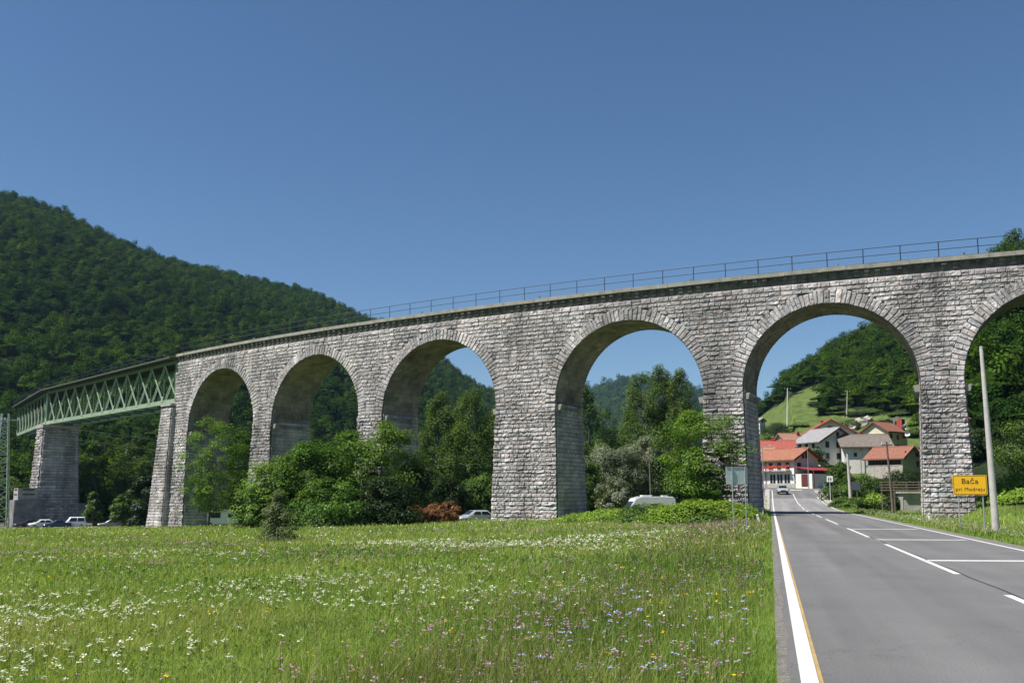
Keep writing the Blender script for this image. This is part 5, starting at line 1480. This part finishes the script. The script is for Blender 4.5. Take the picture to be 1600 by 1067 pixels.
# ------------------------------------------------------------------ vehicles
def car(name, label, pos, rz, col, Ln=4.2, Wd=1.75, Ht=1.45, kind='hatch', group=None, trimc=None):
    """front is local -y"""
    root = empty(name, pos, rz, label, 'car', group)
    hl = Ln / 2
    if kind == 'hatch': pr = [(-hl, .42), (-hl - .02, .62), (-hl + .12, .78), (-hl + .95, .94), (-hl + 1.75, Ht), (hl - 1.0, Ht), (hl - .25, .98), (hl - .02, .85), (hl, .42)]
    elif kind == 'suv': pr = [(-hl, .5), (-hl - .02, .75), (-hl + .1, .98), (-hl + 1.0, 1.08), (-hl + 1.6, Ht), (hl - .35, Ht), (hl - .08, 1.05), (hl, .9), (hl, .5)]
    else: pr = [(-hl, .42), (-hl - .02, .62), (-hl + .15, .76), (-hl + 1.1, .92), (-hl + 1.95, Ht), (hl - 1.5, Ht), (hl - .75, .98), (hl - .05, .92), (hl, .42)]
    belt = pr[3][1]
    bm = bmesh.new(); hw = Wd / 2; secs = []
    ys_ = sorted(set([p[0] for p in pr] + list(np.linspace(-hl, hl, 17))))
    up = lambda y: np.interp(y, [p[0] for p in pr if True][1:-1], [p[1] for p in pr][1:-1])
    for y in ys_:
        t = up(y); e = 1 - .10 * (abs(y) / hl) ** 4
        w = hw * e
        zb = .26 + .12 * max(0, (abs(y) / hl - .85)) / .15
        bl_ = min(belt, t)
        tw = w * (1 - .20 * max(0, (t - belt)) / max(.01, Ht - belt)) if t > belt else w * .93
        secs.append([(-w * .94, y, zb), (-w, y, .5), (-w * .985, y, bl_ - .02), (-tw, y, t - .03), (-tw * .85, y, t), (0, y, t + .015), (tw * .85, y, t), (tw, y, t - .03), (w * .985, y, bl_ - .02), (w, y, .5), (w * .94, y, zb)])
    vr = [[bm.verts.new(v_) for v_ in s_] for s_ in secs]
    for a, b_ in zip(vr[:-1], vr[1:]):
        for k in range(10): bm.faces.new((a[k], a[k + 1], b_[k + 1], b_[k]))
        bm.faces.new((a[10], a[0], b_[0], b_[10]))
    bm.faces.new(vr[0][::-1]); bm.faces.new(vr[-1])
    bmesh.ops.recalc_face_normals(bm, faces=bm.faces[:])
    me = bpy.data.meshes.new('body'); bm.to_mesh(me); bm.free()
    me.polygons.foreach_set('use_smooth', [True] * len(me.polygons))
    link('body', me, col, root)
    # glass
    i_f, i_r = pr[3], pr[4]
    def tw_at(t, w=hw): return w * (1 - .20 * (t - belt) / max(.01, Ht - belt))
    def wshield(y0, z0, y1, z1, name_):
        m = MB(); o_ = .015 if y1 > y0 else -.015
        a0, a1 = tw_at(z0) * .88, tw_at(z1) * .84
        vs = [(-a0, y0, z0 + .025), (a0, y0, z0 + .025), (a1, y1, z1 + .02), (-a1, y1, z1 + .02)]
        m.add(vs, [(0, 1, 2, 3)]); m.build(name_, M['car_glass'], root)
    (y3, z3), (y4, z4) = pr[3], pr[4]
    wshield(y3 + (y4 - y3) * .08, z3 + (z4 - z3) * .08, y3 + (y4 - y3) * .92, z3 + (z4 - z3) * .92, 'windscreen')
    (y5, z5), (y6, z6) = pr[5], pr[6]
    wshield(y6 + (y5 - y6) * .12, z6 + (z5 - z6) * .12, y6 + (y5 - y6) * .9, z6 + (z5 - z6) * .9, 'rear_window')
    for sg in (-1, 1):
        for (ya, yb, yc, yd) in ((y3 + .42, (y4 + y5) / 2 - .06, (y4 + y5) / 2 - .06, y4 + .12), ((y4 + y5) / 2 + .05, y6 - .3, y5 - .02, (y4 + y5) / 2 + .05)):
            m = MB(); zb, zt = belt + .04, Ht - .12
            w0, w1 = tw_at(zb) + .012, tw_at(zt) + .012
            m.add([(sg * w0, ya, zb), (sg * w0, yb, zb), (sg * w1, yc, zt), (sg * w1, yd, zt)], [(0, 1, 2, 3)]); m.build('side_window', M['car_glass'], root)
        m = MB(); m.box((sg * (hw + .08), y3 + .55, belt + .06), (.16, .1, .12)); m.build('mirror', col, root, bevel=.02)
        m = MB(); m.box((sg * hw * .68, -hl + .07, .68), (.36, .16, .14)); m.build('headlight', M['lamp_glass'], root, bevel=.02)
        m = MB(); m.box((sg * hw * .76, hl - .08, .80), (.22, .16, .26)); m.build('tail_lamp', M['lamp_red'], root, bevel=.02)
        for yw in (-hl + .82, hl - .78):
            m = MB(); m.tube([(sg * (hw - .2), yw, .31), (sg * (hw + .012), yw, .31)], .31, 18); wo = m.build('wheel', M['tyre'], root, bevel=.02)
            MB().tube([(sg * (hw - .02), yw, .31), (sg * (hw + .022), yw, .31)], .19, 12).build('rim', M['rim'], wo)
    m = MB(); m.box((0, -hl - .01, .36), (Wd * .86, .12, .24)); m.build('bumper', M['plastic'], root, bevel=.03)
    m = MB(); m.box((0, hl + .01, .36), (Wd * .86, .12, .24)); m.build('bumper', M['plastic'], root, bevel=.03)
    m = MB(); m.box((0, -hl - .05, .62), (Wd * .5, .08, .12)); m.build('grille', M['plastic'], root, bevel=.02)
    return root
P_ = {k: paint('paint_' + k, c) for k, c in dict(silver=(.46, .48, .50), white=(.84, .85, .86), red=(.35, .02, .03), green=(.02, .06, .04), blue=(.02, .035, .09), dark=(.03, .032, .04), grey=(.2, .21, .22)).items()}
c_ = rp(-1.7, 158)
car('hatchback_car', 'silver hatchback driving towards the viewer on the left lane near the balcony house', c_, -math.atan(RK) + R(3), P_['silver'], 3.9, 1.7, 1.45)
def park(x, Y, rz, label, col, **k):
    p = px(x, Y); return car('parked_car', label, (p[0], p[1], gz(*p)), rz, P_[col], group='cars parked beyond the meadow', **k)
park(743, 104, R(-62), 'silver grey hatchback parked just left of the wide pier', 'silver', Ln=4.3)
park(772, 110, R(-70), 'red car hiding behind the wide pier, only its end showing', 'red')
park(121, 160, R(-68), 'white off-road wagon parked right of the isolated pier', 'white', kind='suv', Ht=1.85)
park(96, 158, R(-60), 'dark blue car parked in front of the isolated pier', 'blue', kind='sedan')
park(72, 160, R(-50), 'white car parked before the plinth of the isolated pier', 'white')
park(50, 160, R(-48), 'black car parked nearest the bunker', 'dark', kind='sedan')
park(180, 158, R(-70), 'grey car mostly hidden by grass right of the white off-road wagon', 'grey', kind='sedan')

def camper(name, label, pos, rz, Ln=6.6, Wd=2.2, Ht=2.85, tail=False):
    root = empty(name, pos, rz, label, 'camper van', 'white camper vans by the viaduct')
    hl = Ln / 2; hw = Wd / 2
    pr = [(-hl, .45), (-hl - .03, .85), (-hl + .25, 1.15), (-hl + .75, 1.32), (-hl + 1.75, Ht - .25), (-hl + 2.5, Ht), (hl - .35, Ht), (hl - .03, Ht - .35), (hl, .45)]
    m = MB(); m.prism(pr, lambda p: (-hw, p[0], p[1]), lambda p: (hw, p[0], p[1])); m.build('body', P_['white'], root, bevel=.09)
    (y3, z3), (y4, z4) = pr[3], pr[4]
    m = MB(); k0, k1 = .1, .75; nrm = Vector((0, -(z4 - z3), y4 - y3)).normalized() * .02
    m.add([Vector((sx * hw * .86, y3 + (y4 - y3) * k, z3 + (z4 - z3) * k)) + nrm for sx, k in ((-1, k0), (1, k0), (1, k1), (-1, k1))], [(0, 1, 2, 3)]); m.build('windscreen', M['car_glass'], root)
    for sg in (-1, 1):
        x = sg * (hw + .012)
        m = MB(); m.add([(x, -hl + .95, 1.25), (x, -hl + 1.95, 1.25), (x, -hl + 1.95, 1.95), (x, -hl + 1.5, 1.95)], [(0, 1, 2, 3)]); m.build('cab_window', M['car_glass'], root)
        m = MB(); m.add([(x, .2, 1.35), (x, 1.5, 1.35), (x, 1.5, 2.05), (x, .2, 2.05)], [(0, 1, 2, 3)]); wo = m.build('side_window', M['car_glass'], root)
        f = MB()
        for a, b_ in (((.15, 1.3), (1.55, 1.3)), ((.15, 2.1), (1.55, 2.1)), ((.15, 1.3), (.15, 2.1)), ((1.55, 1.3), (1.55, 2.1))): f.bar((x, a[0], a[1]), (x, b_[0], b_[1]), .06, .05)
        f.build('frame', M['galv'], wo)
        for yw in (-hl + 1.0, hl - 1.3):
            m = MB(); m.tube([(sg * (hw - .25), yw, .36), (sg * (hw + .012), yw, .36)], .36, 18); wo = m.build('wheel', M['tyre'], root, bevel=.02)
            MB().tube([(sg * (hw - .02), yw, .36), (sg * (hw + .022), yw, .36)], .2, 12).build('rim', M['rim'], wo)
        m = MB(); m.box((sg * hw * .8, -hl + .02, .95), (.3, .14, .2)); m.build('headlight', M['lamp_glass'], root, bevel=.02)
        m = MB(); m.box((sg * hw * .85, hl + .0, .95), (.2, .1, .5)); m.build('tail_lamp', M['lamp_red'], root, bevel=.02)
    m = MB(); m.box((0, -hl + 3.4, Ht + .08), (1.0, 1.2, .16)); m.build('roof_hatch', M['frame_white'], root, bevel=.03)
    m = MB(); m.box((.3, hl - 1.2, Ht + .06), (.7, .7, .12)); m.build('roof_hatch', M['frame_white'], root, bevel=.03)
    m = MB()
    m.add([(-hw * .7, hl + .02, 1.5), (hw * .7, hl + .02, 1.5), (hw * .7, hl + .0, 2.2), (-hw * .7, hl + .0, 2.2)], [(0, 1, 2, 3)]); m.build('rear_window', M['car_glass'], root)
    m = MB(); m.box((0, hl + .02, .5), (Wd * .9, .16, .3)); m.build('bumper', M['plastic'], root, bevel=.03)
    m = MB(); m.box((0, -hl - .02, .5), (Wd * .9, .16, .3)); m.build('bumper', M['plastic'], root, bevel=.03)
    return root
p = px(1008, 112); camper('camper_van', 'large white camper van behind the bright bramble mound, facing left', (p[0], p[1], gz(*p) + .05), R(-78), 6.8, 2.2, 2.95)
p = px(352, 131); camper('camper_van', 'white camper van with dark red tail parked under the first arch', (p[0], p[1], gz(*p)), R(100), 5.6, 2.2, 2.7)

# ------------------------------------------------------------------ signs, poles and railings
def text_mesh(name, body, size, mt, parent, loc, rot, bold=0.0):
    cu = bpy.data.curves.new(name, 'FONT'); cu.body = body; cu.size = size; cu.align_x = 'CENTER'; cu.align_y = 'CENTER'
    cu.extrude = .003; cu.offset = bold; cu.space_character = 1.08
    o = bpy.data.objects.new(name, cu); COL.objects.link(o)
    bpy.context.view_layer.update()
    dg = bpy.context.evaluated_depsgraph_get()
    me = bpy.data.meshes.new_from_object(o.evaluated_get(dg))
    bpy.data.objects.remove(o)
    me.materials.clear()
    t = link(name, me, mt, parent)
    t.location = loc; t.rotation_euler = rot
    return t
# yellow place sign
q = px(1512, 45); zg = gz(*q)
sg = empty('place_sign', (q[0], q[1], zg), R(-14), 'yellow place name sign on two grey posts at the right verge', 'road sign')
W_, H_ = 1.52, .95; zc = at(1512, 757.5, 45).z - zg
def rr_poly(w, h, r, n=5):
    pts = []
    for cx, cy, a0 in ((w / 2 - r, h / 2 - r, 0), (-w / 2 + r, h / 2 - r, 90), (-w / 2 + r, -h / 2 + r, 180), (w / 2 - r, -h / 2 + r, 270)):
        for k in range(n + 1): a = R(a0 + 90 * k / n); pts.append((cx + r * math.cos(a), cy + r * math.sin(a)))
    return pts
def plate(name, w, h, r, y0, y1, mt, parent, zc):
    m = MB(); m.prism(rr_poly(w, h, r), lambda p: (p[0], y0, zc + p[1]), lambda p: (p[0], y1, zc + p[1])); return m.build(name, mt, parent)
pan = plate('panel', W_, H_, .05, -.02, .02, M['sign_yellow'], sg, zc)
m = MB(); o1, i1 = rr_poly(W_ - .06, H_ - .06, .05), rr_poly(W_ - .10, H_ - .10, .045)
n_ = len(o1); m.add([(p[0], -.0235, zc + p[1]) for p in o1] + [(p[0], -.0235, zc + p[1]) for p in i1], [(k, (k + 1) % n_, n_ + (k + 1) % n_, n_ + k) for k in range(n_)]); m.build('border', M['sign_black'], pan)
text_mesh('lettering', 'Bača', .36, M['sign_black'], pan, (0, -.024, zc + .17), (R(90), 0, 0), .0015)
text_mesh('lettering', 'pri Modreju', .25, M['sign_black'], pan, (0, -.024, zc - .21), (R(90), 0, 0), .0)
for x in (-.52, .56): MB().tube([(x, .06, -.3), (x, .06, zc + .4)], .035, 10).build('post', M['galv'], sg)
# back of a sign facing the other way
q = px(1150, 43); zg = gz(*q)
sb = empty('road_sign', (q[0], q[1], zg), R(8), 'pale grey back of a road sign on two thin posts in the left meadow edge', 'road sign')
zc = at(1150, 743, 43).z - zg
plate('panel', 1.04, .82, .05, -.012, .012, M['alu_back'], sb, zc)
m = MB()
for z in (zc + .39, zc - .39): m.bar((-.5, -.02, z), (.5, -.02, z), .03, .04)
m.build('stiffener', M['galv'], sb)
for x in (-.24, .38): MB().tube([(x, -.05, -.4), (x, -.05, zc + .38)], .028, 10).build('post', M['galv'], sb)
# concrete pole at the right
q = px(1549, 46); zg = gz(*q); zt = at(1533, 543, 46).z
cp = empty('concrete_pole', (q[0], q[1], zg), 0, 'tall bare tapering concrete pole at the right verge beside the yellow sign', 'utility pole')
tx = at(1533, 543, 46).x - q[0]
MB().tube([(0, 0, -.5), (tx * .5, 0, (zt - zg) * .5), (tx, 0, zt - zg)], [.19, .135, .085], 14).build('shaft', M['pole_concrete'], cp, smooth=False)
MB().tube([(tx, 0, zt - zg - .02), (tx, 0, zt - zg + .05)], [.092, .08], 14).build('cap', M['concrete'], cp)
# timber poles
def pole(name, label, x0, yf, x1, yt, Y, r, mt, arm=0, cat='utility pole', ins=True):
    q = px(x0, Y); zg = gz(*q); t = at(x1, yt, Y)
    o = empty(name, (q[0], q[1], zg), 0, label, cat)
    dx, dz = t.x - q[0], t.z - zg
    MB().tube([(0, 0, -.5), (dx * .5, 0, dz * .5), (dx, 0, dz)], [r * 1.25, r, r * .75], 10).build('shaft', mt, o)
    if arm:
        MB().bar((dx - arm, 0, dz - .35), (dx + arm, 0, dz - .35), .1, .12).build('crossarm', M['wood_grey'], o)
        for e in (-.85, 0, .85) if ins else ():
            MB().tube([(dx + e * arm, 0, dz - .3), (dx + e * arm, 0, dz - .05)], .055, 8).build('insulator', M['frame_white'], o)
    return o
pole('timber_pole', 'weathered timber pole with short bracket left of the last pier', 1391, 803, 1385, 690, 95, .11, M['wood_grey'], .55)
pole('concrete_pole', 'stout pale pole between garden bushes right of the blue sign', 1326, 778, 1324, 709, 125, .19, M['pole_concrete'])
pole('timber_pole', 'thin brown timber pole in front of the grey willows', 1016, 790, 1014, 700, 118, .09, M['wood_grey'])
pole('utility_pole', 'white utility pole with crossarm on the green clearing', 1231, 640, 1230.5, 606, 312, .16, M['frame_white'], 1.2)
pole('utility_pole', 'slim grey utility pole before the dark wood right of the clearing', 1325, 642, 1324, 610, 300, .15, M['pole_concrete'], .8)
# street lamps
def lamp(label, x, yb, yt, Y, dirx):
    q = px(x, Y); t = at(x, yt, Y); zb = float(road_z(Y)) - .3
    o = empty('street_lamp', (q[0], q[1], zb), 0, label, 'street lamp', 'street lamps in the village')
    h = t.z - zb
    MB().tube([(0, 0, -.5), (0, 0, h * .5), (0, 0, h)], [.1, .08, .05], 10).build('post', M['galv'], o)
    MB().tube([(0, 0, h - .02), (dirx * .6, -.1, h + .1), (dirx * 1.2, -.2, h + .12)], .035, 8).build('arm', M['galv'], o)
    MB().box((dirx * 1.35, -.22, h + .1), (.6, .25, .14)).build('lamp_head', M['frame_white'], o, bevel=.03)
lamp('street lamp on the left side of the river bridge, close to the roadside pier', 1191, 770, 697, 168, 1)
lamp('street lamp in front of the balcony house', 1261.5, 760, 702, 178, -1)
# blue and white signs
q = px(1288, 140); zb = float(road_z(140)) - .6
o = empty('direction_sign', (q[0], q[1], zb), R(-12), 'small blue sign with white writing lines by the right pavement', 'road sign')
zc = at(1288, 758.5, 140).z - zb
pan = plate('panel', 1.05, .85, .05, -.02, .02, M['sign_blue'], o, zc)
m = MB()
for k, w in enumerate((.7, .55, .75)): m.add([(-w / 2, -.024, zc + .24 - k * .22), (w / 2, -.024, zc + .24 - k * .22), (w / 2, -.024, zc + .14 - k * .22), (-w / 2, -.024, zc + .14 - k * .22)], [(0, 1, 2, 3)])
m.build('lettering', M['sign_white'], pan)
MB().tube([(0, .05, -.6), (0, .05, zc + .3)], .03, 8).build('post', M['galv'], o)
q = px(1294.5, 131); zb = float(road_z(131)) - .6
o = empty('information_sign', (q[0], q[1], zb), R(-12), 'square white sign with a black house symbol on a pale post', 'road sign')
zc = at(1294, 748, 131).z - zb
pan = plate('panel', .82, .82, .05, -.02, .02, M['sign_white'], o, zc)
m = MB(); m.add([(-.22, -.024, zc - .25), (-.06, -.024, zc - .25), (-.06, -.024, zc + .22), (-.22, -.024, zc + .1), (.06, -.024, zc - .25), (.22, -.024, zc - .25), (.22, -.024, zc + .1), (.06, -.024, zc + .22)], [(0, 1, 2, 3), (4, 5, 6, 7)]); m.build('symbol', M['sign_black'], pan)
MB().tube([(0, .05, -.8), (0, .05, zc + .4)], .035, 8).build('post', M['frame_white'], o)
q = px(1335, 118); zg = gz(*q); o = empty('road_sign', (q[0], q[1], zg), R(-6), 'dark back of a sign among the bushes before the pale pole', 'road sign')
zc = at(1335, 759, 118).z - zg
plate('panel', 1.0, 1.05, .05, -.015, .015, M['sign_rear_dark'], o, zc)
MB().tube([(.1, .05, -.3), (.1, .05, zc)], .03, 8).build('post', M['galv'], o)
# marker posts
def marker(label, x, yt, Y, lean, red=False):
    q = px(x, Y); zg = gz(*q)
    o = empty('marker_post', (q[0], q[1], zg), R(-15), label, 'marker post', 'white marker posts along the road')
    h = max(.55, at(x, yt, Y).z - zg)
    m = MB(); m.bar((0, 0, -.2), (lean * h, 0, h), .13, .10, up=(0, 1, 0)); m.build('post', M['sign_white'], o, bevel=.015)
    MB().bar((lean * h * .72, -.055, h * .72), (lean * h * .86, -.055, h * .86), .10, .012, up=(0, 1, 0)).build('reflector', M['red_reflector'] if red else M['galv'], o)
marker('tilted white marker post in the grass right of the sign back', 1184, 803, 58, -.28)
marker('upright white marker post at the left end of the bridge rail', 1189, 792, 80, -.02)
marker('white marker post with red reflector at the foot of the last pier', 1446, 801, 66, .04, True)
# railing of the river bridge, left, and crash barrier, right
rl = empty('bridge_railing', rp(-5.2, 104, 0), 0, 'pale blue metal railing along the left pavement of the river bridge', 'railing')
o0 = Vector(rl.location)
m = MB()
tt = np.arange(104, 172.1, 2.0)
for t in tt: m.bar(Vector(rp(-5.2, t, .0)) - o0, Vector(rp(-5.2, t, 1.2)) - o0, .07)
for h in (.3, .6, .9, 1.2):
    for a, c in zip(tt[:-1], tt[1:]): m.bar(Vector(rp(-5.2, a, h)) - o0, Vector(rp(-5.2, c, h)) - o0, .06)
m.build('rails', M['rail_blue'], rl)
gr_ = empty('crash_barrier', rp(6.7, 126, 0), 0, 'grey steel crash barrier beside the right pavement', 'crash barrier')
o0 = Vector(gr_.location); tt = np.arange(126, 152, 2.0)
for t in tt: MB().bar(Vector(rp(6.75, t, -.3)) - o0, Vector(rp(6.75, t, .75)) - o0, .12).build('post', M['galv'], gr_)
m = MB()
prof = [(.0, .42), (-.08, .48), (0, .55), (0, .62), (-.08, .68), (0, .76)]
for a, c in zip(tt[:-1], tt[1:]):
    for (o1_, h1_), (o2_, h2_) in zip(prof[:-1], prof[1:]):
        m.add([Vector(rp(6.66 + o1_, a, h1_)) - o0, Vector(rp(6.66 + o1_, c, h1_)) - o0, Vector(rp(6.66 + o2_, c, h2_)) - o0, Vector(rp(6.66 + o2_, a, h2_)) - o0], [(0, 1, 2, 3)])
m.build('rail', M['galv'], gr_)
# lattice pylon at the left edge
q = px(5, 128); zg = gz(*q); zt = at(5, 646, 128).z - zg
py_ = empty('lattice_pylon', (q[0], q[1], zg), R(20), 'grey lattice steel pylon at the left edge of the view', 'pylon')
w0, w1 = 1.15, .42
def leg(z, i): w = w0 + (w1 - w0) * z / zt; return Vector((w * (1, 1, -1, -1)[i], w * (1, -1, -1, 1)[i], z))
for i in range(4): MB().bar(leg(-.5, i), leg(zt, i), .1).build('leg', M['galv'], py_)
m = MB(); z = 0; k = 0
while z < zt - .5:
    h = 1.5 - .06 * k
    for i in range(4):
        m.bar(leg(z, i), leg(min(zt, z + h), (i + 1) % 4), .07); m.bar(leg(z, i), leg(z, (i + 1) % 4), .06)
    z += h; k += 1
m.build('lattice', M['galv'], py_)
for z in (zt - .9,):
    MB().bar((-1.7, 0, z), (1.7, 0, z), .12, .14).build('crossarm', M['galv'], py_)
    for e in (-1.6, 0, 1.6): MB().tube([(e, 0, z), (e, 0, z + .35)], .07, 8).build('insulator', M['frame_white'], py_)
pylon_top = Vector((q[0], q[1], zg + zt - .6))
# overhead wires
def wire(label, a, b_, sag, r=.012):
    pts = []
    for k in range(17):
        t = k / 16; p = Vector(a).lerp(Vector(b_), t); p.z -= sag * 4 * t * (1 - t); pts.append(p)
    m = MB(); m.tube(pts, r, 4); tag(m.build('overhead_wire', M['dark_iron'], None), label, 'wire', 'overhead wires')
pe = at(1014, 702, 118)
wire('upper overhead wire running from the lattice pylon behind the arches to the timber pole', pylon_top, pe, 2.6)
wire('lower overhead wire running from the lattice pylon behind the arches to the timber pole', pylon_top - Vector((0, 0, 1.4)), pe - Vector((0, 0, .7)), 2.8)
wire('overhead wire from the timber pole past the last pier to the right edge', at(1385, 693, 95), (78, 92, 9.5), .8)

# ------------------------------------------------------------------ air
M['haze'] = bpy.data.materials.new('haze'); M['haze'].use_nodes = True
hn = M['haze'].node_tree.nodes
for n in list(hn):
    if n.type == 'BSDF_PRINCIPLED': hn.remove(n)
pv = hn.new('ShaderNodeVolumePrincipled')
pv.inputs['Color'].default_value = (.45, .68, 1.0, 1)
pv.inputs['Density'].default_value = HAZE
pv.inputs['Anisotropy'].default_value = 0.2
M['haze'].node_tree.links.new(pv.outputs[0], [n for n in hn if n.type == 'OUTPUT_MATERIAL'][0].inputs['Volume'])
b = MB(); zlo = float(GZ.min()) - 1.0
x0, x1, y0, y1 = float(xs[0]) - 20, float(xs[-1]) + 20, float(ys[0]) - 20, float(ys[-1]) + 20
b.box(((x0 + x1) / 2, (y0 + y1) / 2, (zlo + 420) / 2), (x1 - x0, y1 - y0, 420 - zlo))
hz = tag(b.build('haze', M['haze']), kind='stuff')
